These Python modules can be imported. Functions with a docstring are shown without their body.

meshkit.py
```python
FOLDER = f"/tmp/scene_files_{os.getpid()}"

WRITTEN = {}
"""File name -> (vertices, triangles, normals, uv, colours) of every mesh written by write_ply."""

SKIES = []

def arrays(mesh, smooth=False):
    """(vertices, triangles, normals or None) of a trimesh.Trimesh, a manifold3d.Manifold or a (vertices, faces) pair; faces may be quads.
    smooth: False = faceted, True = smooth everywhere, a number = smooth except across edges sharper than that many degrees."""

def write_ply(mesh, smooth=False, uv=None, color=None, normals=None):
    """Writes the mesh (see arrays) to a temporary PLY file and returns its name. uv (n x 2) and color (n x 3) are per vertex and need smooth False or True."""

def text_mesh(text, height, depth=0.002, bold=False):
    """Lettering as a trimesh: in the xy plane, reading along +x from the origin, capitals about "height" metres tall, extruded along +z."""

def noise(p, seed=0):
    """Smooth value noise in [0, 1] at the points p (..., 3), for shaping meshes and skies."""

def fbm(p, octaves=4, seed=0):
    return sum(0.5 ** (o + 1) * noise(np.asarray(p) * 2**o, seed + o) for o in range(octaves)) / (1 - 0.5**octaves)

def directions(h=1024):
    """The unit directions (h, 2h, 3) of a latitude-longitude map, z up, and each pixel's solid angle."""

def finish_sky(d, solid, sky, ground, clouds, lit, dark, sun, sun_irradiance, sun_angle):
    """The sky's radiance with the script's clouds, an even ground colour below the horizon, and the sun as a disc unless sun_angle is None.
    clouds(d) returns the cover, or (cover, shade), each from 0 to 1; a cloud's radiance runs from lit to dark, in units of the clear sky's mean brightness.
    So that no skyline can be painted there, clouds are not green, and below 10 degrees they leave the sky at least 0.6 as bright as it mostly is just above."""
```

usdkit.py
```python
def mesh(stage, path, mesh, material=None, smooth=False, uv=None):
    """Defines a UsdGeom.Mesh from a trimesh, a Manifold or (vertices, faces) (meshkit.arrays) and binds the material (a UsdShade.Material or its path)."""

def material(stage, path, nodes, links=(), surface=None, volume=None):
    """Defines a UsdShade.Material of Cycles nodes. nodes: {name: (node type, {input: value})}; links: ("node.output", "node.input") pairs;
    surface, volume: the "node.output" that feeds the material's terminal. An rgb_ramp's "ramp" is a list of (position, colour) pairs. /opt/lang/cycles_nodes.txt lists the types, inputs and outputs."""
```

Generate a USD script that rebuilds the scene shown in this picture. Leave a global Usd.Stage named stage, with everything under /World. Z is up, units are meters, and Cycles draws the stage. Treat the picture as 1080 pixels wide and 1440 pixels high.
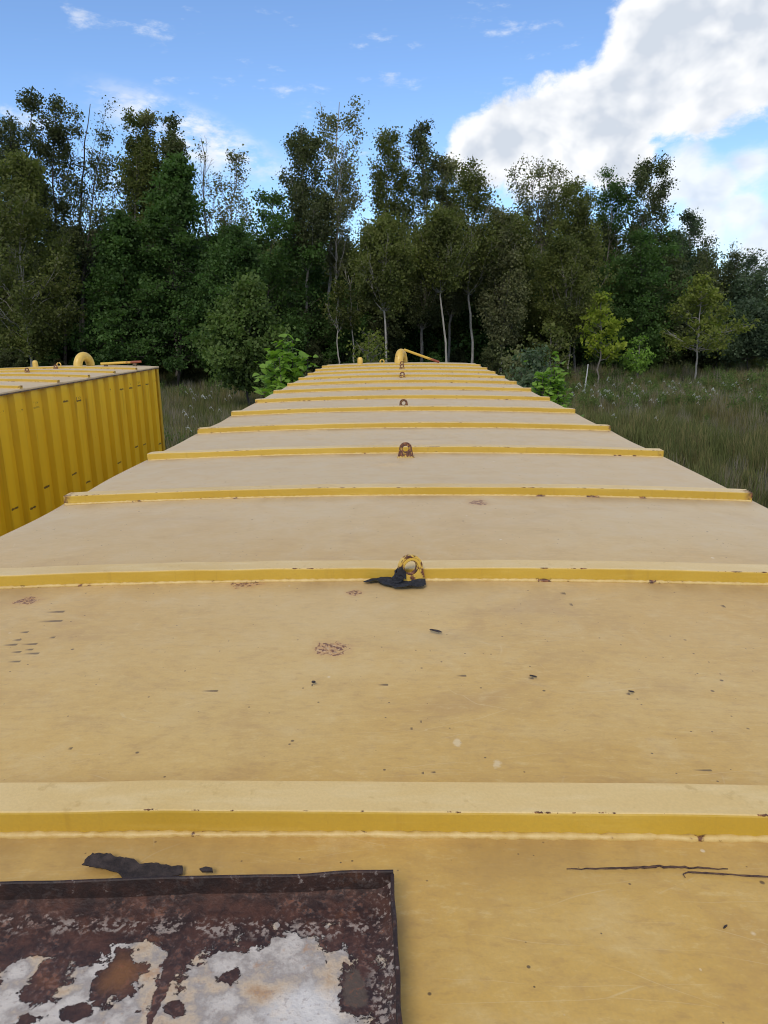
import math, numpy as np, trimesh, usdkit, meshkit
from pxr import Usd, UsdGeom, UsdLux, UsdShade, Sdf, Gf, Vt
from shapely.geometry import Polygon, Point

stage = Usd.Stage.CreateInMemory()
UsdGeom.SetStageUpAxis(stage, 'Z')
UsdGeom.Xform.Define(stage, '/World')

# ------------------------------------------------------------------ camera, sky, sun, exposure
ROOF = 2.9                                    # height of the tank roof's crown above the ground
F, PITCH, ROLL, YAW = 1012.2, 0.2520, -0.0108, -0.0245
EYE = np.array([-0.0117, 0.0, ROOF + 0.6202])
EXPOSURE = 0.42
SUN_EL, SUN_AZ = math.radians(44), math.radians(-168)
SUN_INT, SUN_ANGLE, SKY_STRENGTH = 0.40, 18.0, 0.10
CLEAR_TINT = (1.00, 1.17, 1.40)
CLOUD_LIT, CLOUD_DARK = (7.6, 7.7, 7.85), (5.0, 5.45, 6.15)

fw = np.array([math.sin(YAW) * math.cos(PITCH), math.cos(YAW) * math.cos(PITCH), -math.sin(PITCH)])
r0 = np.cross(fw, [0, 0, 1.0]); r0 /= np.linalg.norm(r0)
u0 = np.cross(r0, fw)
rt = math.cos(ROLL) * r0 + math.sin(ROLL) * u0
up = -math.sin(ROLL) * r0 + math.cos(ROLL) * u0


def ray(px, py):
    return fw + rt * ((px - 540) / F) + up * ((720 - py) / F)


def at(px, py, Y):                            # the point of the sight line at distance Y along the ground
    d = ray(px, py)
    return EYE + d * (Y / d[1])


def down(px, py, z):                          # where the sight line meets a level plane
    d = ray(px, py)
    return EYE + d * ((z - EYE[2]) / d[2])


def azel(px, py):
    d = ray(px, py)
    return math.degrees(math.atan2(d[0], d[1])), math.degrees(math.asin(d[2] / np.linalg.norm(d)))


cam = UsdGeom.Camera.Define(stage, '/World/camera')
cam.CreateHorizontalApertureAttr(36.0)
cam.CreateVerticalApertureAttr(48.0)
cam.CreateFocalLengthAttr(36.0 * F / 1080.0)
cam.CreateClippingRangeAttr(Gf.Vec2f(0.05, 5000))
cam.CreateExposureAttr(EXPOSURE)
mtx = np.eye(4)
mtx[0, :3], mtx[1, :3], mtx[2, :3], mtx[3, :3] = rt, up, -fw, EYE
cam.AddTransformOp().Set(Gf.Matrix4d(mtx.tolist()))


class Ref(str):
    pass


class G:                                       # a node graph under construction
    def __init__(self):
        self.nodes, self.links, self.k = {}, [], 0

    def n(self, kind, out, **inputs):
        name = f'{kind}_{self.k}'; self.k += 1
        vals = {}
        for k, v in inputs.items():
            if isinstance(v, Ref):
                self.links.append((str(v), f'{name}.{k}'))
            else:
                vals[k] = v
        self.nodes[name] = (kind, vals)
        return Ref(f'{name}.{out}')

    def other(self, ref, out):
        return Ref(str(ref).split('.')[0] + '.' + out)

    def m(self, op, a, b=0.0, c=0.0, clamp=False):
        return self.n('math', 'value', math_type=op, value1=a, value2=b, value3=c, use_clamp=clamp)

    def add(self, a, b): return self.m('add', a, b)
    def sub(self, a, b): return self.m('subtract', a, b)
    def mul(self, a, b): return self.m('multiply', a, b)

    def step(self, v, lo, hi, a=0.0, b=1.0):
        return self.n('map_range', 'result', range_type='smoothstep', value=v, from_min=lo, from_max=hi, to_min=a, to_max=b, clamp=True)

    def lin(self, v, lo, hi, a=0.0, b=1.0):
        return self.n('map_range', 'result', range_type='linear', value=v, from_min=lo, from_max=hi, to_min=a, to_max=b, clamp=True)

    def mix(self, f, a, b, kind='mix'):
        return self.n('mix', 'color', mix_type=kind, fac=f, color1=a, color2=b)

    def noise(self, vec, scale, detail=4.0, rough=0.55, dist=0.0, out='fac'):
        return self.n('noise_texture', out, vector=vec, scale=scale, detail=detail, roughness=rough, distortion=dist)

    def scaled(self, vec, s, loc=(0, 0, 0), rot=(0, 0, 0)):
        return self.n('mapping', 'vector', mapping_type='point', vector=vec, scale=s, location=loc, rotation=rot)

    def xyz(self, vec):
        a = self.n('separate_xyz', 'x', vector=vec)
        return a, self.other(a, 'y'), self.other(a, 'z')

    def vec(self, x, y, z): return self.n('combine_xyz', 'vector', x=x, y=y, z=z)
    def pos(self): return self.n('geometry', 'position')

    def bump(self, h, strength=0.3, distance=0.01):
        return self.n('bump', 'normal', height=h, strength=strength, distance=distance)

    def build(self, name, surface):
        return usdkit.material(stage, f'/World/Looks/{name}', self.nodes, self.links, surface=str(surface))

    def principled(self, **k): return self.n('principled_bsdf', 'BSDF', **k)


UsdGeom.Scope.Define(stage, '/World/Looks')
rng0 = np.random.default_rng(7)


def sky_material():
    g = G()
    d = g.n('texture_coordinate', 'generated')
    d = g.n('vector_math', 'vector', math_type='normalize', vector1=d)
    x, y, z = g.xyz(d)
    sky = g.n('sky_texture', 'color', sky_type='single_scattering', sun_disc=False, sun_elevation=SUN_EL, sun_rotation=SUN_AZ,
              altitude=100.0, air_density=1.0, aerosol_density=0.35, ozone_density=1.6)
    clear = g.mix(1.0, sky, CLEAR_TINT, 'multiply')
    az = g.mul(g.m('arctan2', x, y), 180 / math.pi)
    el = g.mul(g.m('arcsine', z), 180 / math.pi)
    # billows: noise warped in direction space
    p = g.vec(g.mul(az, 0.05), g.mul(el, 0.065), 0.0)
    warp = g.noise(p, 2.2, 3.0, 0.5, out='color')
    pw = g.n('vector_math', 'vector', math_type='multiply_add', vector1=warp, vector2=(0.16, 0.16, 0.0), vector3=p)
    fb = g.noise(pw, 4.2, 10.0, 0.60)
    fs1 = g.noise(pw, 4.2, 3.5, 0.5)
    fb2 = g.noise(g.n('vector_math', 'vector', math_type='add', vector1=pw, vector2=(0.05, -0.06, 0)), 4.2, 3.5, 0.5)
    ae = g.vec(az, el, 0.0)

    def blob(px, py, r):
        a, e = azel(px, py)
        q = g.n('vector_math', 'value', math_type='distance', vector1=ae, vector2=(a, e, 0))
        return g.mul(q, 1.0 / (r * 57.3 / F))
    cum = [(668, 214, 38), (712, 200, 48), (770, 208, 66), (838, 178, 66), (880, 122, 44), (912, 62, 58), (960, 34, 78), (1005, 84, 78), (925, 120, 62), (1075, 34, 90),
           (1160, -40, 140), (868, 205, 52), (1240, 10, 110)]
    f = None
    for c in cum:
        b = blob(*c)
        f = b if f is None else g.n('math', 'value', math_type='smoothmin', value1=f, value2=b, value3=0.25)
    low = None
    for c in [(962, 246, 34), (1008, 262, 28), (1062, 232, 28), (990, 312, 34), (1040, 298, 26), (1085, 350, 38), (1140, 240, 40), (930, 270, 26)]:
        b = blob(*c)
        low = b if low is None else g.n('math', 'value', math_type='smoothmin', value1=low, value2=b, value3=0.3)
    fhi = g.noise(pw, 11.0, 7.0, 0.62)
    fd = g.add(g.add(f, g.mul(g.sub(fb, 0.5), -1.3)), g.mul(g.sub(fhi, 0.5), -0.55))
    c1 = g.step(fd, 1.13, 0.80)
    fd2 = g.add(low, g.mul(g.sub(fb, 0.5), -2.6))
    c2 = g.mul(g.step(fd2, 1.45, 0.45), 0.85)
    # cirrus on the left: a slanting feathery band
    (a0, e0), (a1, e1) = azel(150, 140), azel(385, 240)
    L = math.hypot(a1 - a0, e1 - e0); ux, uy = (a1 - a0) / L, (e1 - e0) / L
    da, de = g.sub(az, (a0 + a1) / 2), g.sub(el, (e0 + e1) / 2)
    al = g.add(g.mul(da, ux), g.mul(de, uy)); ac = g.sub(g.mul(de, ux), g.mul(da, uy))
    band = g.m('sqrt', g.add(g.m('power', g.mul(al, 1 / (L * 0.62)), 2.0), g.m('power', g.mul(ac, 1 / 1.9), 2.0)))
    feath = g.noise(g.n('vector_math', 'vector', math_type='multiply_add', vector1=warp, vector2=(0.2, 0.2, 0.0), vector3=g.scaled(ae, (0.16, 0.34, 1), rot=(0, 0, 0.45))), 2.4, 8.0, 0.62)
    c3 = g.mul(g.mul(g.step(band, 1.25, 0.3), g.step(feath, 0.38, 0.66)), 0.9)
    # thin scattered wisps all over, and fair-weather cloud over the rest of the sky
    wis = g.noise(g.scaled(ae, (0.10, 0.26, 1), loc=(3.1, 1.7, 0), rot=(0, 0, 0.3)), 1.6, 8.0, 0.62)
    c4 = g.mul(g.step(wis, 0.555, 0.72), 0.60)
    zz = g.m('maximum', g.add(z, 0.18), 0.05)
    flat = g.vec(g.m('divide', x, zz), g.m('divide', y, zz), 0.0)
    gen = g.noise(flat, 0.85, 8.0, 0.55)
    side = g.step(g.m('absolute', az), 30.0, 48.0)
    hi = g.step(el, 24.0, 40.0)
    c5 = g.mul(g.step(gen, 0.46, 0.58), g.m('maximum', side, hi))
    cover = g.m('maximum', g.m('maximum', c1, c2), g.m('maximum', c3, g.m('maximum', c4, c5)))
    cover = g.mul(cover, g.step(z, -0.01, 0.02))
    relief = g.add(g.mul(g.sub(fs1, fb2), 3.0), g.mul(g.sub(fhi, 0.5), -1.0))
    depth = g.step(fd, 0.75, 0.05)
    sh = g.add(g.mul(depth, 0.70), g.add(relief, 0.10))
    sh = g.add(sh, g.mul(g.step(el, 13.0, 5.0), 0.25))
    sh = g.m('maximum', g.m('minimum', sh, 1.0), 0.0)
    cc = g.mix(sh, CLOUD_LIT, CLOUD_DARK)
    col = g.mix(cover, clear, cc)
    # below the horizon: dull ground colour
    col = g.mix(g.step(z, 0.0, -0.03), col, (0.9, 0.95, 0.75))
    bg = g.n('background_shader', 'background', color=col, strength=SKY_STRENGTH)
    return g.build('sky_look', bg)


dome = UsdLux.DomeLight.Define(stage, '/World/sky')
UsdShade.MaterialBindingAPI.Apply(dome.GetPrim()).Bind(sky_material())
dome.GetPrim().SetCustomDataByKey('kind', 'structure')
dome.GetPrim().SetCustomDataByKey('label', 'blue sky with a tall white cloud bank on the right')
sun = UsdLux.DistantLight.Define(stage, '/World/sun')
sun.CreateIntensityAttr(SUN_INT); sun.CreateAngleAttr(SUN_ANGLE); sun.CreateNormalizeAttr(True)
sun.CreateColorAttr(Gf.Vec3f(1.0, 0.93, 0.82))
to_sun = np.array([math.sin(SUN_AZ) * math.cos(SUN_EL), math.cos(SUN_AZ) * math.cos(SUN_EL), math.sin(SUN_EL)])
sx = np.cross([0, 0, 1.0], to_sun); sx /= np.linalg.norm(sx); sy = np.cross(to_sun, sx)
mtx = np.eye(4); mtx[0, :3], mtx[1, :3], mtx[2, :3], mtx[3, :3] = sx, sy, to_sun, (0, 0, 60)
sun.AddTransformOp().Set(Gf.Matrix4d(mtx.tolist()))

# ------------------------------------------------------------------ scene-tree helpers
used = {}


def numbered(parent, name):
    k = used.get((parent, name), 0); used[(parent, name)] = k + 1
    return f'{parent}/{name}' if k == 0 else f'{parent}/{name}_{k:03d}'


def tag(prim, label=None, cat=None, group=None, kind=None):
    for k, v in (('label', label), ('category', cat), ('group', group), ('kind', kind)):
        if v:
            prim.SetCustomDataByKey(k, v)
    return prim


def thing(name, label, cat, loc=(0, 0, 0), rotz=0.0, group=None):
    x = UsdGeom.Xform.Define(stage, numbered('/World', name))
    x.AddTranslateOp().Set(Gf.Vec3d(*map(float, loc)))
    if rotz:
        x.AddRotateZOp().Set(math.degrees(rotz))
    tag(x.GetPrim(), label, cat, group)
    return x.GetPrim()


def obj(name, mesh, mat, parent=None, smooth=False, uv=None, loc=None):
    m = usdkit.mesh(stage, numbered(str(parent.GetPath()) if parent else '/World', name), mesh, mat, smooth=smooth, uv=uv)
    if loc is not None:
        m.AddTranslateOp().Set(Gf.Vec3d(*map(float, loc)))
    return m.GetPrim()


def grid(P):                                   # (n, m, 3) points -> vertices, triangles
    n, m = P.shape[:2]
    i, j = np.meshgrid(np.arange(n - 1), np.arange(m - 1), indexing='ij')
    a = i * m + j
    q = np.stack([a, a + 1, a + m + 1, a + m], -1).reshape(-1, 4)
    return P.reshape(-1, 3), np.vstack([q[:, [0, 1, 2]], q[:, [0, 2, 3]]])


def cat(parts):
    V, Fc, o = [], [], 0
    for v, f in parts:
        V.append(v); Fc.append(f + o); o += len(v)
    return np.vstack(V), np.vstack(Fc)


def tube(pts, rad, sides=6, cap=True):
    p = np.asarray(pts, float); n = len(p)
    rad = np.broadcast_to(np.asarray(rad, float), (n,))
    t = np.gradient(p, axis=0); t /= np.linalg.norm(t, axis=1, keepdims=True) + 1e-12
    ref = np.array([0, 0, 1.0]) if abs(t[0, 2]) < 0.8 else np.array([1.0, 0, 0])
    a = np.cross(t, ref); a /= np.linalg.norm(a, axis=1, keepdims=True) + 1e-12
    b = np.cross(t, a)
    ang = np.arange(sides) * 2 * np.pi / sides
    v = p[:, None] + rad[:, None, None] * (np.cos(ang)[None, :, None] * a[:, None] + np.sin(ang)[None, :, None] * b[:, None])
    i, j = np.meshgrid(np.arange(n - 1), np.arange(sides), indexing='ij')
    q = np.stack([i * sides + j, (i + 1) * sides + j, (i + 1) * sides + (j + 1) % sides, i * sides + (j + 1) % sides], -1).reshape(-1, 4)
    f = np.vstack([q[:, [0, 1, 2]], q[:, [0, 2, 3]]]); v = v.reshape(-1, 3)
    if cap:
        v = np.vstack([v, p[:1], p[-1:]]); c0, c1 = n * sides, n * sides + 1
        k = np.arange(sides)
        f = np.vstack([f, np.stack([np.full(sides, c0), k, (k + 1) % sides], 1), np.stack([np.full(sides, c1), (n - 1) * sides + (k + 1) % sides, (n - 1) * sides + k], 1)])
    return v, f


# ------------------------------------------------------------------ materials
CAMBER, HALF = 0.0292, 1.3
RIB0, PITCH_RIB, RIB_H, RIB_W = 0.7764, 0.9392, 0.0333, 0.064
END_Y, START_Y = 13.16, -0.25


def roof_z(x):
    return -CAMBER * (np.asarray(x) / HALF) ** 2


PAINT_TAN, PAINT_TAN2, PAINT_YEL = (0.50, 0.282, 0.046), (0.555, 0.350, 0.090), (0.50, 0.320, 0.042)


def rust_colour(g, p, sc=60.0):
    n = g.noise(p, sc, 6.0, 0.65)
    return g.n('rgb_ramp', 'color', fac=n, ramp=[(0.3, (0.03, 0.014, 0.012)), (0.5, (0.10, 0.035, 0.018)), (0.62, (0.26, 0.10, 0.035)), (0.75, (0.45, 0.25, 0.10))])


def roof_material():
    g = G(); p = g.pos()
    X, Y, Z = g.xyz(p)
    big = g.noise(p, 1.1, 6.0, 0.6)
    streak = g.noise(g.scaled(p, (4.0, 16.0, 2.0)), 2.2, 7.0, 0.68)
    cloud = g.noise(g.scaled(p, (1.0, 1.7, 1.0), loc=(7, 3, 0)), 2.6, 8.0, 0.66, 0.6)
    fine = g.noise(p, 260.0, 3.0, 0.6)
    grit = g.noise(g.scaled(p, (0.7, 1.6, 1.0)), 55.0, 6.0, 0.7)
    col = g.mix(g.step(big, 0.30, 0.70), PAINT_TAN, PAINT_TAN2)
    col = g.mix(g.step(streak, 0.50, 0.78, 0, 0.16), col, (0.60, 0.45, 0.22))
    col = g.mix(g.step(cloud, 0.50, 0.70, 0, 0.62), col, (0.39, 0.215, 0.055))
    col = g.mix(g.step(cloud, 0.46, 0.25, 0, 0.35), col, (0.60, 0.42, 0.16))
    mot = g.noise(p, 9.0, 7.0, 0.68, 0.4)
    col = g.mix(g.step(mot, 0.50, 0.72, 0, 0.46), col, (0.37, 0.21, 0.060))
    col = g.mix(g.step(mot, 0.48, 0.30, 0, 0.30), col, (0.60, 0.44, 0.20))
    col = g.mix(g.step(grit, 0.50, 0.72, 0, 0.44), col, (0.34, 0.19, 0.055))
    col = g.mix(g.step(grit, 0.48, 0.26, 0, 0.40), col, (0.66, 0.48, 0.20))
    # settled grey dust, thinner where people step near the ladder end
    dust = g.mul(g.step(g.add(Y, g.mul(g.sub(big, 0.5), 1.2)), 0.55, 2.9, 0.04, 0.80), g.step(mot, 0.70, 0.35, 0.72, 1.0))
    col = g.mix(dust, col, (0.52, 0.405, 0.255))
    # pale scratches
    def scratch(sc, ang, stretch, th, gate, loc):
        q = g.scaled(p, stretch, loc=loc, rot=(0, 0, ang))
        q = g.n('vector_math', 'vector', math_type='multiply_add', vector1=g.noise(p, 5.0, 2.0, 0.5, out='color'), vector2=(0.05, 0.05, 0.0), vector3=q)
        a = g.n('voronoi_texture', 'distance', vector=g.n('vector_math', 'vector', math_type='multiply', vector1=q, vector2=(1, 1, 0)), scale=sc, feature='distance_to_edge', randomness=1.0)
        gt = g.step(g.noise(g.scaled(p, (1, 1, 1), loc=loc), 7.0, 4.0, 0.6), gate, gate + 0.14)
        return g.mul(g.step(a, th, th * 0.3), gt)
    s1 = g.m('maximum', scratch(6.0, 0.4, (0.30, 1.9, 1), 0.0045, 0.50, (1, 2, 0)), scratch(8.0, -0.5, (0.35, 1.6, 1), 0.005, 0.52, (5, 1, 0)))
    s1 = g.m('maximum', s1, scratch(9.0, 0.05, (0.22, 2.6, 1), 0.007, 0.46, (9, 4, 0)))
    col = g.mix(g.mul(s1, 0.24), col, (0.66, 0.53, 0.31))
    # dark specks: seeds, soot, chips
    def specks(sc, rad, gate, loc):
        v = g.n('voronoi_texture', 'distance', vector=g.scaled(p, (1, 1, 0.0), loc=loc), scale=sc, feature='f1', randomness=1.0)
        c = g.n('separate_color', 'r', color=g.other(v, 'color'))
        gg = g.other(c, 'g')
        return g.mul(g.step(v, g.mul(gg, rad), g.mul(gg, rad * 0.5)), g.step(c, gate, gate + 0.01))
    sp = g.m('maximum', specks(24.0, 0.11, 0.56, (0, 0, 0)), specks(60.0, 0.17, 0.66, (3, 1, 0)))
    sp = g.m('maximum', sp, specks(10.0, 0.065, 0.58, (1, 5, 0)))
    col = g.mix(g.mul(sp, 0.85), col, (0.07, 0.04, 0.02))
    wh = specks(14.0, 0.09, 0.90, (4, 8, 0))
    col = g.mix(g.mul(wh, 0.6), col, (0.75, 0.66, 0.5))
    # brown run-off just in front of and behind each rib
    m = g.m('modulo', g.add(g.sub(Y, RIB0), PITCH_RIB * 4), PITCH_RIB)
    before = g.m('maximum', g.step(m, PITCH_RIB - 0.13, PITCH_RIB - 0.005), g.mul(g.step(m, RIB_W + 0.09, RIB_W), 0.8))
    gr = g.mul(before, g.step(g.noise(g.scaled(p, (1, 0.25, 1)), 5.0, 5.0, 0.6), 0.35, 0.7))
    col = g.mix(g.mul(gr, 0.62), col, (0.27, 0.155, 0.048))
    # rust blisters and flaked spots
    rustm = g.mul(sp, 0.0)
    nn = g.noise(p, 34.0, 6.0, 0.7)
    dots = g.step(g.noise(p, 120.0, 4.0, 0.6), 0.46, 0.52)
    for px, py, rx, ry in [(466, 910, 21, 10), (671, 707, 12, 4), (350, 818, 20, 6), (499, 833, 9, 4), (37, 836, 16, 5)]:
        q = down(px, py, ROOF); q1 = down(px + rx, py, ROOF); q2 = down(px, py - ry, ROOF)
        d = g.m('sqrt', g.add(g.m('power', g.mul(g.sub(X, q[0]), 1 / (q1[0] - q[0])), 2.0), g.m('power', g.mul(g.sub(Y, q[1]), 1 / (q2[1] - q[1])), 2.0)))
        d = g.add(d, g.mul(g.sub(nn, 0.5), 2.6))
        rustm = g.m('maximum', rustm, g.mul(g.step(d, 1.1, 0.85), g.add(0.5, g.mul(dots, 0.5))))
        halo = g.step(d, 1.9, 0.8, 0.0, 0.35)
        col = g.mix(halo, col, (0.42, 0.22, 0.08))
    col = g.mix(g.mul(rustm, 0.75), col, (0.42, 0.19, 0.075))
    col = g.mix(g.mul(g.step(rustm, 0.3, 0.5), g.mul(dots, 0.85)), col, (0.10, 0.028, 0.014))
    col = g.mix(g.mul(g.step(rustm, 0.3, 0.5), g.mul(g.step(g.noise(p, 150.0, 3.0, 0.6), 0.56, 0.62), 0.7)), col, (0.55, 0.38, 0.20))
    # dark rub marks, each trailing off to the left
    marks = None
    for px, py, L in [(88, 853, 26), (85, 866, 34), (38, 881, 12), (28, 892, 12), (22, 899, 20), (50, 899, 22), (45, 907, 12), (28, 910, 14), (53, 913, 22), (27, 924, 18), (76, 890, 8), (305, 968, 22),
                      (101, 1050, 6), (750, 951, 8), (886, 971, 6), (1000, 1079, 26), (655, 948, 14), (545, 960, 14), (1020, 845, 6), (805, 847, 5), (795, 832, 8), (440, 960, 3), (580, 1022, 4), (593, 1012, 3), (612, 1085, 7), (596, 1086, 4)]:
        q = down(px, py, ROOF); q1 = down(px - L, py, ROOF); q2 = down(px, py + (1.7 if L > 6 else 2.2), ROOF)
        w = (q[1] - q2[1]); ln = q[0] - q1[0]
        u = g.mul(g.sub(q[0], X), 1 / ln)                       # 0 at the head, 1 at the tail
        v = g.mul(g.sub(Y, q[1]), 1 / w)
        v = g.add(v, g.mul(g.sub(nn, 0.5), 0.9))
        tail = g.mul(g.lin(u, 1.0, 0.0), g.step(u, -0.10, 0.02))
        k = g.mul(g.step(g.m('absolute', v), 1.0, 0.4), tail)
        marks = k if marks is None else g.m('maximum', marks, k)
    col = g.mix(g.m('minimum', g.mul(marks, 1.3), 0.78), col, (0.07, 0.040, 0.018))
    # bird-dropping pale spots
    for px, py, r in [(643, 1042, 6), (699, 1072, 7), (640, 1110, 4), (985, 1365, 3)]:
        q = down(px, py, ROOF); q1 = down(px + r, py, ROOF); q2 = down(px, py - r * 1.2, ROOF)
        d = g.m('sqrt', g.add(g.m('power', g.mul(g.sub(X, q[0]), 1 / (q1[0] - q[0])), 2.0), g.m('power', g.mul(g.sub(Y, q[1]), 1 / (q2[1] - q[1])), 2.0)))
        col = g.mix(g.step(g.add(d, g.mul(g.sub(nn, 0.5), 3.0)), 1.0, 0.4, 0, 0.55), col, (0.68, 0.55, 0.34))
    col = g.mix(g.step(fine, 0.3, 0.7, 0.0, 0.12), col, (0.25, 0.17, 0.08))
    h = g.add(g.mul(fine, 0.25), g.add(g.mul(rustm, 0.8), g.mul(streak, 0.5)))
    nrm = g.bump(h, 0.25, 0.002)
    rough = g.add(0.42, g.mul(cloud, 0.25))
    b = g.principled(base_color=col, roughness=rough, specular_ior_level=0.35, normal=nrm, sheen_weight=0.10, sheen_roughness=0.5, sheen_tint=(1.0, 0.9, 0.75))
    return g.build('roof_paint', b)


def rib_material():
    g = G(); p = g.pos()
    nz = g.xyz(g.n('geometry', 'true_normal'))[2]
    uv = g.n('uvmap', 'UV', attribute='st')
    u, v, _ = g.xyz(uv)
    big = g.noise(p, 2.3, 6.0, 0.6)
    fine = g.noise(p, 240.0, 3.0, 0.6)
    str_ = g.noise(g.scaled(p, (3, 14, 30)), 2.0, 6.0, 0.6)
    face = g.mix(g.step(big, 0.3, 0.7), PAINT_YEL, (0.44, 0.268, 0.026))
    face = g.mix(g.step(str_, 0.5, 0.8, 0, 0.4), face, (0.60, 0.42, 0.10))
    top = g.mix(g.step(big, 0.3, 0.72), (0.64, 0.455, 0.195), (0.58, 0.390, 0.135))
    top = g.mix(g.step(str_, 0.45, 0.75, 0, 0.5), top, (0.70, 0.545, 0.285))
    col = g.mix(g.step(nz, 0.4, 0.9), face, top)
    # v: 0 front foot, 1 front top edge, 2 rear top edge, 3 rear foot
    nn = g.noise(g.scaled(p, (1, 1, 1)), 26.0, 6.0, 0.68)
    n2 = g.noise(p, 5.0, 4.0, 0.6)
    foot = g.step(v, 0.30, 0.0); edge = g.step(g.m('absolute', g.sub(v, 1.0)), 0.13, 0.0)
    nf = g.noise(p, 75.0, 5.0, 0.65)
    k = g.add(g.add(g.mul(nn, 0.6), g.mul(nf, 0.4)), g.add(g.mul(foot, 0.20), g.mul(edge, 0.17)))
    k = g.add(k, g.mul(g.sub(n2, 0.5), 0.62))
    rust = g.step(k, 0.735, 0.765)
    stain = g.mul(g.step(k, 0.62, 0.85), g.step(nz, 0.6, 0.2))
    endr = g.step(g.m('absolute', g.sub(u, 0.5)), 0.486, 0.5)
    rust = g.m('maximum', rust, g.mul(endr, g.step(nn, 0.46, 0.6)))
    col = g.mix(g.mul(stain, 0.45), col, (0.36, 0.19, 0.03))
    # run-down streaks on the face
    vs = g.noise(g.scaled(p, (40, 40, 1.5)), 1.0, 4.0, 0.6)
    col = g.mix(g.mul(g.step(vs, 0.60, 0.75), 0.35), col, (0.33, 0.19, 0.03))
    col = g.mix(g.mul(edge, g.step(nn, 0.35, 0.6, 0.0, 0.25)), col, (0.64, 0.47, 0.19))
    col = g.mix(rust, col, rust_colour(g, p, 90.0))
    col = g.mix(g.step(fine, 0.3, 0.7, 0, 0.12), col, (0.25, 0.17, 0.05))
    nrm = g.bump(g.add(g.mul(fine, 0.3), g.add(rust, g.mul(nn, 0.6))), 0.35, 0.002)
    b = g.principled(base_color=col, roughness=g.add(0.40, g.mul(rust, 0.4)), specular_ior_level=0.4, normal=nrm)
    return g.build('rib_paint', b)


def weld_material():
    g = G(); p = g.pos()
    nn = g.noise(p, 30.0, 6.0, 0.65); n2 = g.noise(p, 6.0, 3.0, 0.6)
    col = g.mix(g.step(nn, 0.3, 0.7), (0.54, 0.385, 0.145), (0.45, 0.29, 0.08))
    rust = g.step(g.add(nn, g.mul(g.sub(n2, 0.5), 0.7)), 0.62, 0.68)
    col = g.mix(rust, col, rust_colour(g, p, 90.0))
    return g.build('weld_paint', g.principled(base_color=col, roughness=0.5, normal=g.bump(nn, 0.4, 0.003)))


def pipe_material(name, rusty):
    g = G(); p = g.pos()
    nn = g.noise(p, 28.0, 6.0, 0.65); big = g.noise(p, 6.0, 4.0, 0.6)
    col = g.mix(g.step(big, 0.3, 0.7), (0.60, 0.40, 0.09), (0.52, 0.32, 0.05))
    rust = g.step(g.add(nn, g.mul(g.sub(big, 0.5), 0.6)), rusty, rusty + 0.05)
    col = g.mix(rust, col, rust_colour(g, p, 70.0))
    b = g.principled(base_color=col, roughness=g.add(0.42, g.mul(rust, 0.35)), normal=g.bump(g.add(nn, rust), 0.35, 0.003))
    return g.build(name, b)


def pole_material():
    g = G(); p = g.n('texture_coordinate', 'object')
    x, y, z = g.xyz(g.n('uvmap', 'UV', attribute='st'))
    nn = g.noise(g.pos(), 30.0, 6.0, 0.65)
    k = g.step(g.add(x, g.mul(g.sub(nn, 0.5), 0.5)), 0.66, 0.80)
    col = g.mix(k, (0.58, 0.36, 0.05), (0.22, 0.05, 0.02))
    return g.build('pole_paint', g.principled(base_color=col, roughness=0.5))


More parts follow.
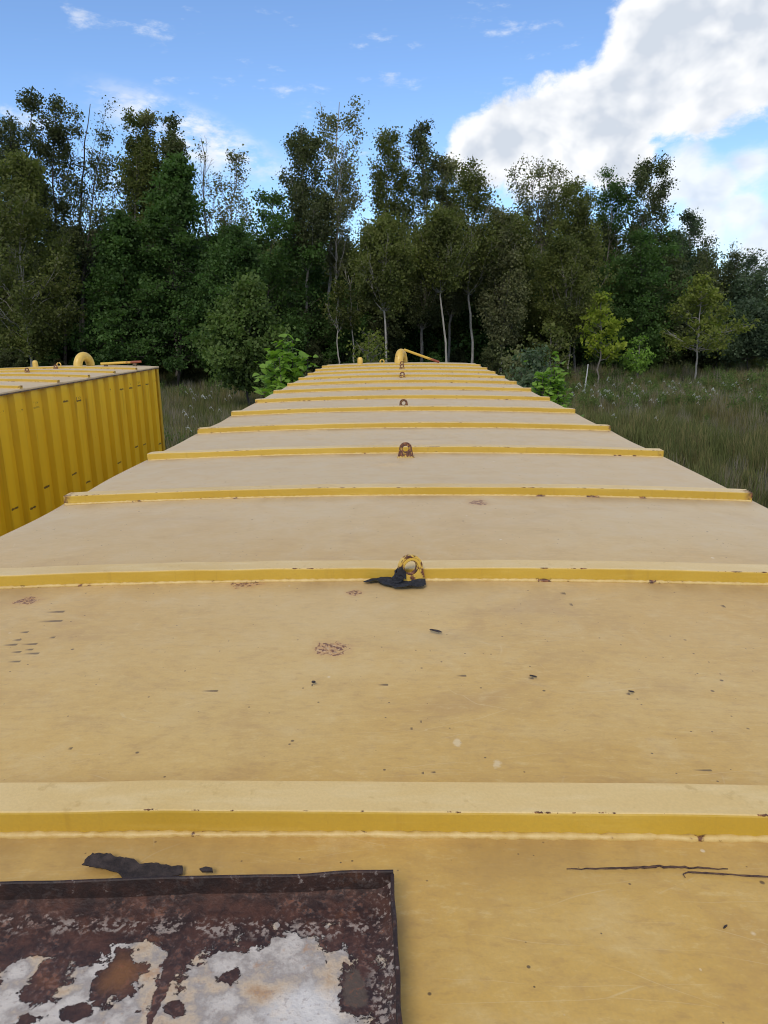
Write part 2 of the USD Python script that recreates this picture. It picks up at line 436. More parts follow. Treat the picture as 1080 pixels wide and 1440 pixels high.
def wall_material():
    g = G(); p = g.pos(); q = g.n('texture_coordinate', 'object')
    x, y, z = g.xyz(p)
    uv = g.n('uvmap', 'UV', attribute='st')
    u, v, _ = g.xyz(uv)                      # u: corrugation count, v: metres below the roof
    big = g.noise(g.scaled(p, (1, 1, 0.35)), 1.6, 6.0, 0.6)
    vs = g.noise(g.scaled(p, (9, 9, 0.35)), 1.6, 5.0, 0.6)
    col = g.mix(g.step(big, 0.3, 0.7), (0.76, 0.44, 0.012), (0.68, 0.385, 0.010))
    col = g.mix(g.step(vs, 0.52, 0.75, 0, 0.40), col, (0.44, 0.25, 0.01))
    nn = g.noise(p, 40.0, 5.0, 0.65)
    fr = g.m('fraction', u); fl = g.m('floor', u)
    rnd = g.n('white_noise_texture', 'value', dimensions='1D', w=fl)
    rnd2 = g.n('white_noise_texture', 'value', dimensions='1D', w=g.add(fl, 37.0))
    flat = g.mul(g.step(fr, 0.02, 0.05), g.step(fr, 0.45, 0.38))

    def scuff(level, spread, th, r, lo):
        c = g.add(level, g.mul(g.sub(r, 0.5), spread))
        dd = g.m('absolute', g.add(g.sub(v, c), g.mul(g.sub(nn, 0.5), 0.05)))
        return g.mul(g.mul(g.step(dd, th, th * 0.5), flat), g.step(r, lo, lo + 0.02))
    s = g.m('maximum', scuff(0.26, 0.08, 0.014, rnd, 0.35), scuff(1.28, 0.30, 0.014, rnd2, 0.22))
    s = g.m('maximum', s, g.mul(scuff(0.22, 0.08, 0.03, rnd2, 0.3), g.step(nn, 0.55, 0.6)))
    chips = g.step(g.add(g.noise(p, 14.0, 6.0, 0.7), g.mul(g.sub(big, 0.5), 0.3)), 0.735, 0.75)
    s = g.m('maximum', s, chips)
    # thin run-off streak under each upper scuff
    run = g.mul(g.mul(g.step(v, 0.26, 0.30), g.step(v, 1.0, 0.3)), g.mul(g.step(vs, 0.55, 0.65), g.step(rnd, 0.3, 0.35)))
    col = g.mix(g.mul(run, 0.30), col, (0.18, 0.09, 0.015))
    col = g.mix(g.step(v, 0.16, 0.0, 0.0, 0.25), col, (0.56, 0.40, 0.12))
    col = g.mix(g.mul(s, 0.92), col, (0.05, 0.025, 0.015))
    b = g.principled(base_color=col, roughness=0.42, specular_ior_level=0.4, normal=g.bump(nn, 0.12, 0.002))
    return g.build('wall_paint', b)


def edge_material():
    g = G(); p = g.pos()
    nn = g.noise(p, 18.0, 6.0, 0.65)
    col = g.mix(g.step(nn, 0.4, 0.6), (0.055, 0.035, 0.025), (0.16, 0.09, 0.04))
    return g.build('edge_rust', g.principled(base_color=col, roughness=0.7))


def lug_material(th=0.51):
    g = G(); p = g.n('texture_coordinate', 'object'); w = g.pos()
    nz = g.n('geometry', 'true_normal')
    nx, ny, nzz = g.xyz(nz)
    big = g.noise(w, 55.0, 6.0, 0.65)
    rim = g.step(g.m('absolute', ny), 0.7, 0.3)
    k = g.add(big, g.mul(rim, 0.22))
    rust = g.step(k, th, th + 0.07)
    col = g.mix(rust, (0.56, 0.35, 0.05), rust_colour(g, w, 130.0))
    return g.build(f'lug_paint_{int(th * 100):03d}', g.principled(base_color=col, roughness=0.55, normal=g.bump(g.add(big, rust), 0.5, 0.003)))


def simple(name, c1, c2, sc, rough=0.7, bump=0.3, bd=0.003, stretch=(1, 1, 1), spec=0.3):
    g = G(); p = g.pos()
    nn = g.noise(g.scaled(p, stretch), sc, 6.0, 0.62)
    col = g.mix(g.step(nn, 0.32, 0.68), c1, c2)
    return g.build(name, g.principled(base_color=col, roughness=rough, specular_ior_level=spec, normal=g.bump(nn, bump, bd)))


def tray_material(plate):
    """Flaking white paint over dark rusted steel."""
    g = G(); p = g.pos(); X, Y, Z = g.xyz(p)
    n1 = g.noise(p, 36.0, 8.0, 0.66, 0.25)
    n2 = g.noise(p, 48.0, 6.0, 0.65); n3 = g.noise(p, 190.0, 4.0, 0.6); n4 = g.noise(g.scaled(p, (1, 1, 1), loc=(2, 5, 1)), 22.0, 6.0, 0.6)
    steel = g.mix(g.step(n2, 0.35, 0.68), (0.024, 0.011, 0.008), (0.075, 0.030, 0.018))
    steel = g.mix(g.mul(g.step(n4, 0.55, 0.72), 0.8), steel, (0.15, 0.055, 0.022))
    grey = g.mul(g.step(n3, 0.48, 0.60), g.step(n4, 0.42, 0.60))
    steel = g.mix(g.mul(grey, 0.22), steel, (0.24, 0.21, 0.19))
    if not plate:
        steel = g.mix(0.55, steel, (0.012, 0.007, 0.006))
        steel = g.mix(g.mul(g.step(n3, 0.52, 0.6), g.step(n2, 0.54, 0.66)), steel, (0.20, 0.16, 0.14))
        return g.build('tray_rim_rust', g.principled(base_color=steel, roughness=0.6, specular_ior_level=0.35, normal=g.bump(g.add(n2, n3), 0.5, 0.003)))
    zt = ROOF + 0.028

    nmix = g.add(g.mul(n1, 0.85), g.mul(g.noise(p, 130.0, 5.0, 0.65), 0.15 * 1.6))
    nmix = g.sub(nmix, 0.045)

    def ell(px, py, rx, ry, amp=1.6, src=None):
        q = down(px, py, zt); q1 = down(px + rx, py, zt); q2 = down(px, py - ry, zt)
        d = g.m('sqrt', g.add(g.m('power', g.mul(g.sub(X, q[0]), 1 / (q1[0] - q[0])), 2.0), g.m('power', g.mul(g.sub(Y, q[1]), 1 / (q2[1] - q[1])), 2.0)))
        return g.add(d, g.mul(g.sub(src or nmix, 0.5), amp))
    paint = None
    for e in [(400, 1400, 140, 88), (345, 1375, 110, 62), (460, 1420, 70, 60), (150, 1400, 85, 60), (20, 1400, 42, 62), (190, 1342, 40, 24), (265, 1440, 120, 50), (420, 1345, 60, 40), (105, 1450, 90, 40), (60, 1418, 24, 14), (312, 1352, 30, 22)]:
        d = ell(*e, amp=2.6)
        paint = d if paint is None else g.m('minimum', paint, d)
    paint = g.step(paint, 0.93, 0.87)
    hole = None
    for e in [(170, 1372, 32, 42), (505, 1390, 34, 42), (222, 1405, 9, 95), (245, 1420, 22, 12), (322, 1372, 20, 16), (60, 1385, 26, 34), (105, 1425, 24, 14)]:
        d = ell(*e, amp=3.4)
        hole = d if hole is None else g.m('minimum', hole, d)
    holem = g.step(hole, 0.80, 0.88)
    paint = g.mul(paint, holem)
    # thin leftovers of primer along the rear bend and the right side
    q0 = down(553, 1222, ROOF + 0.055); qb = down(300, 1300, zt); qr = down(540, 1330, zt)
    bend = g.step(g.m('absolute', g.add(g.sub(Y, qb[1] + 0.0), g.mul(g.sub(n1, 0.5), 0.05))), 0.014, 0.002)
    right = g.step(X, qr[0] - 0.020, qr[0] - 0.002)
    prim = g.mul(g.m('maximum', g.mul(bend, 0.9), right), g.step(g.add(g.mul(n3, 0.55), g.mul(n1, 0.50)), 0.53, 0.60))
    pc = g.n('rgb_ramp', 'color', fac=n4, ramp=[(0.25, (0.54, 0.48, 0.42)), (0.42, (0.48, 0.42, 0.36)), (0.50, (0.30, 0.255, 0.22)), (0.58, (0.47, 0.36, 0.25)), (0.70, (0.36, 0.21, 0.105))])
    wq = ell(430, 1420, 70, 40, 0.8, n4)
    pc = g.mix(g.step(wq, 1.2, 0.5, 0, 0.60), pc, (0.66, 0.62, 0.57))
    pc = g.mix(g.mul(g.step(n3, 0.56, 0.66), 0.5), pc, (0.28, 0.22, 0.19))
    pc = g.mix(g.mul(g.step(n2, 0.60, 0.72), 0.6), pc, (0.40, 0.22, 0.11))
    brown = g.step(ell(172, 1368, 30, 30, 1.6, n1), 1.2, 0.2)
    steel = g.mix(g.mul(brown, 0.9), steel, (0.17, 0.070, 0.022))
    steel = g.mix(g.step(ell(500, 1385, 20, 30, 2.4), 1.0, 0.7, 0, 0.8), steel, (0.095, 0.066, 0.045))
    rsp = g.mul(g.step(n3, 0.55, 0.63), g.step(n4, 0.40, 0.62))
    steel = g.mix(g.mul(rsp, 0.6), steel, (0.20, 0.062, 0.022))
    col = g.mix(g.mul(prim, 0.75), steel, (0.36, 0.29, 0.24))
    col = g.mix(paint, col, pc)
    hgt = g.add(g.add(g.mul(paint, 1.0), g.mul(n2, 0.35)), g.mul(n3, 0.15))
    rough = g.add(0.50, g.mul(paint, 0.12))
    return g.build('tray_flaking_paint', g.principled(base_color=col, roughness=rough, specular_ior_level=0.4, normal=g.bump(hgt, 0.9, 0.006)))


def leaf_material(name, c1, c2, trans=0.35, c3=None):
    g = G()
    r = g.n('geometry', 'random_per_island')
    col = g.mix(r, c1, c2)
    if c3 is not None:
        col = g.mix(g.step(g.m('fraction', g.mul(r, 17.31)), 0.86, 0.9), col, c3)
    nn = g.noise(g.pos(), 0.55, 3.0, 0.5)
    col = g.mix(1.0, col, g.mix(g.step(nn, 0.3, 0.7), (0.92, 0.90, 0.78), (1.78, 1.68, 1.38)), 'multiply')
    d = g.principled(base_color=col, roughness=0.6, specular_ior_level=0.18)
    tcol = g.mix(1.0, col, (1.3, 1.5, 0.6), 'multiply')
    t = g.n('translucent_bsdf', 'BSDF', color=tcol)
    return g.build(name, g.n('mix_closure', 'closure', fac=trans, closure1=d, closure2=t))


def bark_material(name, c1, c2):
    g = G(); p = g.pos()
    nn = g.noise(g.scaled(p, (1, 1, 0.25)), 9.0, 6.0, 0.65)
    col = g.mix(g.step(nn, 0.35, 0.65), c1, c2)
    return g.build(name, g.principled(base_color=col, roughness=0.85, specular_ior_level=0.2, normal=g.bump(nn, 0.5, 0.02)))


M = dict(
    roof=roof_material(), rib=rib_material(), weld=weld_material(), pipe=pipe_material('pipe_paint', 0.70), pole=pole_material(), wall=wall_material(), edge=edge_material(), lug=lug_material(), lug_edge=pipe_material('lug_edge_rust', 0.50), lug_old=lug_material(0.40), lug_edge_old=pipe_material('lug_edge_old_rust', 0.30),
    plate=tray_material(True), rim=tray_material(False),
    rag=simple('black_cloth', (0.012, 0.013, 0.017), (0.028, 0.030, 0.036), 120.0, 0.85, 0.7, 0.004),
    strip=simple('dark_torn_strip', (0.018, 0.013, 0.012), (0.050, 0.036, 0.032), 75.0, 0.8, 0.9, 0.004),
    twig=simple('twig_bark', (0.035, 0.018, 0.014), (0.10, 0.055, 0.035), 160.0, 0.8),
    chip=simple('dark_flake', (0.02, 0.015, 0.013), (0.06, 0.04, 0.03), 200.0, 0.75),
    soil=simple('meadow_soil', (0.030, 0.034, 0.016), (0.060, 0.058, 0.030), 0.8, 0.95, 0.5, 0.05, spec=0.1),
    stake=simple('weathered_white', (0.32, 0.31, 0.29), (0.48, 0.47, 0.44), 20.0, 0.8),
    frame=simple('frame_yellow', (0.50, 0.30, 0.02), (0.42, 0.25, 0.02), 6.0, 0.45),
)
LEAF = dict(
    olive=leaf_material('leaf_olive', (0.062, 0.074, 0.022), (0.112, 0.118, 0.040), 0.30, (0.17, 0.16, 0.08)),
    dark=leaf_material('leaf_dark', (0.044, 0.054, 0.024), (0.085, 0.090, 0.042), 0.25, (0.12, 0.13, 0.08)),
    deep=leaf_material('leaf_deep_green', (0.034, 0.066, 0.018), (0.070, 0.112, 0.034), 0.30),
    mid=leaf_material('leaf_mid_green', (0.050, 0.078, 0.022), (0.095, 0.130, 0.042), 0.30),
    grey=leaf_material('leaf_grey_green', (0.085, 0.092, 0.048), (0.140, 0.140, 0.078), 0.30, (0.20, 0.20, 0.14)),
    gold=leaf_material('leaf_yellow_green', (0.090, 0.108, 0.024), (0.150, 0.152, 0.038), 0.35),
    bright=leaf_material('leaf_bright', (0.095, 0.165, 0.032), (0.17, 0.25, 0.055), 0.35),
    bluish=leaf_material('leaf_bluish', (0.044, 0.066, 0.040), (0.085, 0.105, 0.066), 0.25),
    lime=leaf_material('leaf_lime', (0.150, 0.185, 0.025), (0.23, 0.25, 0.040), 0.40),
)
BARK = dict(pale=bark_material('bark_pale', (0.20, 0.183, 0.155), (0.33, 0.30, 0.26)), grey=bark_material('bark_grey', (0.12, 0.105, 0.088), (0.22, 0.195, 0.165)),
            dark=bark_material('bark_dark', (0.035, 0.030, 0.025), (0.085, 0.072, 0.06)))

# ------------------------------------------------------------------ ground
n = 90
s = np.linspace(-1, 1, n); s = np.sign(s) * np.abs(s) ** 3 * 1500
gx, gy = np.meshgrid(s, s + 30, indexing='ij')
gz = 0.25 * (meshkit.noise(np.stack([gx * 0.05, gy * 0.05, gx * 0], -1), 3) - 0.5) * (np.hypot(gx, gy - 6) > 16)
P = np.stack([gx, gy, gz - 0.02], -1)
tag(obj('ground', (grid(P)[0], grid(P)[1][:, ::-1]), M['soil'], smooth=True), 'dull green meadow ground', kind='structure')

# ------------------------------------------------------------------ the yellow tanks
tank = thing('storage_tank', 'long yellow steel tank in the foreground, its dusty ribbed roof filling the picture', 'storage tank', (0, 0, 0), group=None)
HW = HALF + 0.012
rib_y = [RIB0 + PITCH_RIB * i for i in range(13)]
dents = []
for px, py, a, sx_, sy_ in [(548, 652, 0.009, 0.055, 0.040), (598, 580, 0.011, 0.08, 0.05), (565, 621, 0.006, 0.12, 0.05), (600, 620, 0.006, 0.09, 0.045), (640, 885, -0.006, 0.10, 0.05), (500, 795, 0.003, 0.2, 0.05), (760, 905, 0.003, 0.25, 0.12), (300, 960, -0.003, 0.25, 0.12)]:
    q = down(px, py, ROOF); dents.append((q[0], q[1], a, sx_, sy_))
cuts = [START_Y] + [y + 0.03 for y in rib_y] + [END_Y]
for k in range(len(cuts) - 1):
    y0, y1 = cuts[k], cuts[k + 1]
    xs = np.concatenate([[-HW - 0.012, -HW - 0.010, -HW - 0.006], np.linspace(-HW, HW, 121), [HW + 0.006, HW + 0.010, HW + 0.012]])
    ys = np.linspace(y0, y1, 45)
    gx, gy = np.meshgrid(xs, ys, indexing='ij')
    z = roof_z(gx)
    z = z + 0.022 * (meshkit.noise(np.stack([gx * 1.6, gy * 1.9, gx * 0 + 4.4], -1), 5) - 0.5) * np.sin(np.pi * np.clip((gy - y0) / (y1 - y0), 0, 1)) ** 0.7
    for cx, cy, a, sx_, sy_ in dents:
        z = z + a * np.exp(-((gx - cx) / sx_) ** 2 - ((gy - cy) / sy_) ** 2)
    e = np.abs(gx) - HW
    z = np.where(e > 0.0115, z - 0.022, np.where(e > 0.0095, z - 0.007, np.where(e > 0.005, z - 0.002, z)))
    v, f = grid(np.stack([gx, gy, z + ROOF], -1))
    obj('roof_panel', (v, f[:, ::-1]), M['roof'], tank, smooth=True)

# ribs: a low box section following the camber, with a weld bead along the front foot
prof = [(0, -0.004, 0), (0, 0.004, 0.12), (0.0004, RIB_H - 0.0030, 0.90), (0.0012, RIB_H - 0.0008, 0.97), (0.0030, RIB_H, 1.03), (RIB_W - 0.003, RIB_H + 0.001, 1.97), (RIB_W - 0.001, RIB_H - 0.0008, 2.03), (RIB_W, RIB_H - 0.003, 2.10), (RIB_W, -0.004, 3.0)]
rng = np.random.default_rng(11)
for i, y in enumerate(rib_y):
    N = 90
    xs = np.linspace(-HALF - 0.004, HALF + 0.004, N)
    wob = 0.0022 * (meshkit.noise(np.stack([xs * 3.1, xs * 0 + i * 7.7, xs * 0], -1), 9) - 0.5)
    dent = 0.0025 * (meshkit.noise(np.stack([xs * 9, xs * 0 + i * 3.3, xs * 0], -1), 4) - 0.5)
    rows, uvs = [], []
    for a, b, vv in prof:
        hgt = b + (wob + dent if b > 0.02 else 0)
        rows.append(np.stack([xs, y + a + wob * (1 if b > 0 else 0), roof_z(xs) + ROOF + hgt], -1)); uvs.append(np.stack([np.linspace(0, 1, N), np.full(N, vv)], -1))
    Pm = np.stack(rows, 1); v, f = grid(Pm); uv = np.stack(uvs, 1).reshape(-1, 2)
    m = len(prof)
    caps = []
    for base, flip in ((0, False), ((N - 1) * m, True)):
        for j in range(1, m - 1):
            caps.append([base, base + j, base + j + 1] if flip else [base, base + j + 1, base + j])
    f = np.vstack([f, np.array(caps)])
    rb = obj('roof_rib', (v, f[:, ::-1]), M['rib'], tank, uv=uv)
    nb = 260
    bx = np.linspace(-HALF, HALF, nb)
    br = 0.0042 + 0.0022 * meshkit.noise(np.stack([bx * 55, bx * 0 + i, bx * 0], -1), 2) + 0.0012 * np.sin(bx * 260)
    by = y - 0.001 + 0.003 * (meshkit.noise(np.stack([bx * 20, bx * 0 + i * 5, bx * 0], -1), 6) - 0.5)
    obj('weld_bead', tube(np.stack([bx, by, roof_z(bx) + ROOF + 0.001], -1), br, 6), M['weld'], rb, smooth=True)


def lug_mesh(w=0.080, h=0.074, hole=0.0125, t=0.015):
    r = 0.031
    body = Polygon([(-w / 2, -0.004), (w / 2, -0.004), (r * 0.96, h - r + 0.006), (-r * 0.96, h - r + 0.006)]).union(Point(0, h - r).buffer(r, 24))
    body = body.difference(Point(0, h - r).buffer(hole, 20)).buffer(-0.002).buffer(0.002)
    inner = body.buffer(-0.0055)
    out = []
    for shape, th_ in ((inner, t), (body.difference(inner.buffer(0.0004)).difference(Point(0, h - r).buffer(hole + 0.003)), t - 0.003)):
        geo = [q for q in getattr(shape, 'geoms', [shape]) if q.area > 1e-6]
        m = trimesh.util.concatenate([trimesh.creation.extrude_polygon(q, th_, engine='earcut') for q in geo])
        m.apply_translation([0, 0, -th_ / 2])
        m.apply_transform(trimesh.transformations.rotation_matrix(math.pi / 2, [1, 0, 0]))
        out.append(m)
    return out


for i, dy, yaw_, dx in [(1, -0.024, 0.36, -0.002), (3, -0.115, 0.02, 0.0), (5, 0.16, 0.1, 0.0), (9, -0.10, 0.0, 0.0), (11, -0.10, 0.0, 0.0), (12, -0.10, 0.0, 0.0)]:
    m, band_ = lug_mesh(h=0.075 if i == 1 else 0.074, hole=0.0135 if i == 1 else 0.0115)
    for q in (m, band_):
        q.apply_transform(trimesh.transformations.rotation_matrix(yaw_, [0, 0, 1]))
        q.apply_translation([0.012 + dx, rib_y[i] + dy, ROOF])
    lg = obj('lifting_lug', m, M['lug' if i == 1 else 'lug_old'], tank)
    obj('rusty_edge', band_, M['lug_edge' if i == 1 else 'lug_edge_old'], lg)
    wv = []
    bx = np.linspace(-0.042, 0.042, 24); c, sn = math.cos(yaw_), math.sin(yaw_)
    for sgn in (-1, 1):
        pts = np.stack([0.012 + dx + bx * c - sgn * 0.008 * -sn, rib_y[i] + dy + bx * sn + sgn * 0.008 * c, np.full(24, ROOF + 0.001)], -1)
        wv.append(tube(pts, 0.004 + 0.002 * np.sin(bx * 500), 5))
    obj('weld_bead', cat(wv), M['weld'], lg, smooth=True)


def gooseneck(leg, sep, r, rot, base, front_short):
    th = np.linspace(math.pi, 0, 17)
    arc = np.stack([np.zeros_like(th), -np.cos(th) * sep / 2 * -1, np.sin(th) * sep / 2 + leg], -1)
    p = np.vstack([[0, sep / 2, -0.02], arc[::1] * [1, -1, 1], [0, -sep / 2, leg - front_short]])
    v, f = tube(p[::-1], r, 20)
    c, sn = math.cos(rot), math.sin(rot)
    return (np.stack([v[:, 0] * c - v[:, 1] * sn, v[:, 0] * sn + v[:, 1] * c, v[:, 2]], -1) + base, f)


vent_y = 12.78
obj('vent_pipe', gooseneck(0.005, 0.34, 0.073, -0.24, np.array([0.0, vent_y, ROOF]), 0.0), M['pipe'], tank, smooth=40)
cap = trimesh.creation.revolve(np.array([[0, 0.125], [0.018, 0.122], [0.034, 0.112], [0.043, 0.095], [0.046, 0.075], [0.046, -0.03], [0, -0.03]])[::-1], sections=20)
cap.apply_translation([-0.71, 12.72, ROOF + roof_z(0.71)])
obj('capped_stub', cap, M['pipe'], tank, smooth=40)
pa, pb = np.array([0.055, 12.60, ROOF + 0.235]), np.array([0.66, 12.86, ROOF + 0.012])
v, f = tube([pa + (pb - pa) * t for t in np.linspace(0, 1, 14)], 0.021, 10)
uv = np.zeros((len(v), 2)); uv[:, 0] = (v - pa) @ (pb - pa) / ((pb - pa) @ (pb - pa))
pole = obj('slanting_pole', (v, f), M['pole'], tank, smooth=False, uv=uv)
tag(pole, 'slanting yellow pole with a rusty red lower end')
ring_t = np.linspace(0, 2 * math.pi, 25)
obj('ring', tube(np.stack([-0.33 + 0.035 * np.cos(ring_t), np.full(25, 12.80), ROOF + 0.030 + 0.035 * np.sin(ring_t)], -1), 0.010, 8, cap=False), M['pipe'], tank, smooth=True)

# corrugated sides and ends
WP = 0.39


def corrugate(length, start, z0, z1, phase):
    """Profile points (along, outward, count) of a trapezoid corrugation from 0 to length."""
    pts = []
    k = math.floor(-phase / WP) - 1
    prof_ = [(0.0, 0.0), (0.165, 0.0), (0.195, -0.052), (0.335, -0.052)]
    while phase + k * WP < length:
        for a, b in prof_:
            pts.append((phase + k * WP + a, b, k + a / WP))
        k += 1
    pts = [q for q in pts if 0.0 < q[0] < length]
    pts = [(0.0, 0.0, pts[0][2] - 0.01)] + [(q[0], q[1], q[2]) for q in pts if 0.10 < q[0] < length - 0.10] + [(length, 0.0, pts[-1][2] + 0.01)]
    return pts


def corr_wall(origin, along, outward, length, phase, parent):
    pts = corrugate(length, 0, 0, 0, phase)
    dense = []
    for a, b in zip(pts[:-1], pts[1:]):
        dense.append(a)
    dense.append(pts[-1]); dense = np.array(dense)
    zs = np.array([ROOF - CAMBER - 0.022, ROOF - 0.20, ROOF - 0.9, ROOF - 1.7, 0.32])
    Pg = origin + dense[:, None, :1] * along + dense[:, None, 1:2] * outward + zs[None, :, None] * np.array([0, 0, 1.0])
    v, f = grid(Pg)
    uv = np.stack([np.repeat(dense[:, 2], len(zs)), np.tile(ROOF - CAMBER - zs, len(dense))], -1)
    # the wall faces outward
    nrm = np.cross(v[f[0, 1]] - v[f[0, 0]], v[f[0, 2]] - v[f[0, 0]])
    if nrm @ outward < 0:
        f = f[:, ::-1]
    # unweld so that folds stay crisp
    nv, nf, _ = meshkit.arrays((v, f), 30)
    from scipy.spatial import cKDTree
    return obj('side_wall', (nv, nf), M['wall'], parent, uv=uv[cKDTree(v).query(nv)[1]], smooth=True)


Ln = END_Y - START_Y
for sgn in (1, -1):
    corr_wall(np.array([sgn * (HW - 0.004), START_Y, 0.0]), np.array([0, 1.0, 0]), np.array([sgn, 0, 0.0]), Ln, (8.29 - 0.165 - START_Y) % WP, tank)
    eg = trimesh.creation.box([0.020, Ln, 0.016]); eg.apply_translation([sgn * (HW + 0.002), (START_Y + END_Y) / 2, ROOF - CAMBER - 0.030])
    obj('roof_edge', eg, M['edge'], tank)
    post = trimesh.creation.box([0.09, 0.10, 2.55]); post.apply_translation([sgn * (HW - 0.047), END_Y - 0.047, 1.595])
    obj('corner_post', post, M['frame'], tank)
    sill = trimesh.creation.box([0.16, Ln - 0.02, 0.22]); sill.apply_translation([sgn * (HW - 0.085), (START_Y + END_Y) / 2, 0.21])
    obj('floor_rail', sill, M['frame'], tank)
for yy, dirn in ((END_Y - 0.004, 1.0), (START_Y + 0.004, -1.0)):
    corr_wall(np.array([-HW + 0.006, yy, 0.0]), np.array([1.0, 0, 0]), np.array([0, dirn, 0.0]), 2 * HW - 0.012, 0.1, tank).SetCustomDataByKey('label', 'corrugated end wall')
fl = trimesh.creation.box([2 * HW - 0.1, Ln - 0.1, 0.12]); fl.apply_translation([0, (START_Y + END_Y) / 2, 0.26])
obj('floor', fl, M['frame'], tank)
for k in range(6):
    sk = trimesh.creation.box([2 * HW - 0.3, 0.2, 0.12]); sk.apply_translation([0, START_Y + 0.8 + k * 2.35, 0.04])
    obj('skid', sk, M['edge'], tank)

NEIGH = -4.397 - HALF
t2 = UsdGeom.Xform.Define(stage, numbered('/World', 'storage_tank'))
t2.AddTranslateOp().Set(Gf.Vec3d(NEIGH, 0, 0))
t2.GetPrim().GetReferences().AddInternalReference(tank.GetPath())
over = stage.OverridePrim(str(t2.GetPath()) + '/slanting_pole'); over.SetActive(False)
over = UsdGeom.Xformable(stage.OverridePrim(str(t2.GetPath()) + '/vent_pipe')); over.AddTranslateOp().Set(Gf.Vec3d(0.13, 0, 0))
pa, pb = np.array([0.42, 12.78, ROOF + 0.040]), np.array([1.06, 13.02, ROOF + 0.060])
v, f = tube([pa + (pb - pa) * t for t in np.linspace(0, 1, 14)], 0.022, 10)
uv = np.zeros((len(v), 2)); uv[:, 0] = 0.35 + 0.55 * ((v - pa) @ (pb - pa) / ((pb - pa) @ (pb - pa)))
tag(obj('lying_pole', (v, f), M['pole'], t2.GetPrim(), uv=uv), 'yellow pole with rusty stretches lying along the far end')
bl = trimesh.creation.box([0.05, 0.06, 0.07]); bl.apply_translation([0.95, 12.995, ROOF + 0.002]); obj('pole_bracket', bl, M['edge'], t2.GetPrim())
bl = trimesh.creation.box([0.05, 0.06, 0.055]); bl.apply_translation([0.50, 12.81, ROOF - 0.004]); obj('pole_bracket', bl, M['edge'], t2.GetPrim())
tag(t2.GetPrim(), 'second yellow tank at the left, showing its tall corrugated side wall', 'storage tank')

# ------------------------------------------------------------------ rusty tray in the near left corner
RT = ROOF + 0.055
PT = ROOF + 0.028
corner = down(553, 1222, RT); left = down(0, 1240, RT)
ang = math.atan2(left[1] - corner[1], left[0] - corner[0]) - math.pi
tray = thing('rusty_tray', 'rusty steel tray with flaking white paint lying on the roof in the near left corner', 'tray', (corner[0], corner[1], ROOF))
TW, TD = 0.66, 0.40
c, sn = math.cos(ang), math.sin(ang)


def tl(x, y, z):                               # tray frame: x to the left (negative), y towards the eye (negative)
    x, y = np.asarray(x, float), np.asarray(y, float)
    return np.stack([x * c - y * sn, x * sn + y * c, np.asarray(z, float) - ROOF + 0 * x], -1)


# plate with a soft bend up to the rims
xs = np.concatenate([np.linspace(-TW, -0.03, 70), np.linspace(-0.027, -0.003, 9)])
ys = np.concatenate([np.linspace(-TD, -0.05, 50), np.linspace(-0.045, -0.003, 12)])
gx, gy = np.meshgrid(xs, ys, indexing='ij')
z = PT + 0.0016 * (meshkit.noise(np.stack([gx * 14, gy * 14, gx * 0], -1), 3) - 0.5) + 0.004 * (meshkit.noise(np.stack([gx * 4, gy * 4, gx * 0], -1), 8) - 0.5)
z = z + 0.010 * np.clip((gx + 0.022) / 0.020, 0, 1) ** 2 + 0.008 * np.clip((gy + 0.035) / 0.034, 0, 1) ** 2
seam = down(222, 1400, PT) - corner
z = z + 0.003 * np.exp(-((gx - (seam[0] + 0.0)) / 0.004) ** 2)
v, f = grid(tl(gx, gy, z)); obj('plate', (v, f[:, ::-1]), M['plate'], tray, smooth=True)


def rim(x0, x1, y0, y1, z0, z1, along):
    N = 60
    t = np.linspace(0, 1, N)
    wob = 0.0016 * (meshkit.noise(np.stack([t * 13, t * 0 + along, t * 0], -1), 12) - 0.5)
    if along == 0:
        rows = [tl(x0 + (x1 - x0) * t, np.full(N, yy) + wob, zz + (wob if zz > PT else 0)) for yy, zz in ((y0, z0), (y0, z1 - 0.001), (y0 + 0.001, z1), (y1 - 0.001, z1), (y1, z1 - 0.001), (y1, z0))]
    else:
        rows = [tl(np.full(N, xx) + wob, y0 + (y1 - y0) * t, zz + (wob if zz > PT else 0)) for xx, zz in ((x0, z0), (x0, z1 - 0.001), (x0 + 0.001, z1), (x1 - 0.001, z1), (x1, z1 - 0.001), (x1, z0))]
    v, f = grid(np.stack(rows, 1))
    m = 6
    caps = [[b, b + j, b + j + 1] for b in (0, (N - 1) * m) for j in range(1, m - 1)]
    mm = trimesh.Trimesh(v, np.vstack([f, caps]), process=False); trimesh.repair.fix_normals(mm)
    return mm


obj('rear_rim', rim(-TW, 0.0, -0.004, 0.0, PT - 0.004, RT, 0), M['rim'], tray)
obj('side_rim', rim(-0.004, 0.0, -TD, -0.0045, PT - 0.004, RT - 0.002, 1), M['rim'], tray)
obj('side_rim', rim(-TW - 0.004, -TW, -TD, 0.0, PT - 0.004, RT - 0.002, 1), M['rim'], tray)
obj('front_rim', rim(-TW, -0.0045, -TD - 0.004, -TD, PT - 0.004, RT - 0.002, 0), M['rim'], tray)
for bx, by in ((-0.04, -0.04), (-TW + 0.04, -0.04), (-0.04, -TD + 0.04), (-TW + 0.04, -TD + 0.04)):
    q = tl(bx, by, 0) ; b = trimesh.creation.box([0.05, 0.05, 0.026]); b.apply_translation([q[0], q[1], 0.0105])
    obj('foot', b, M['rim'], tray)


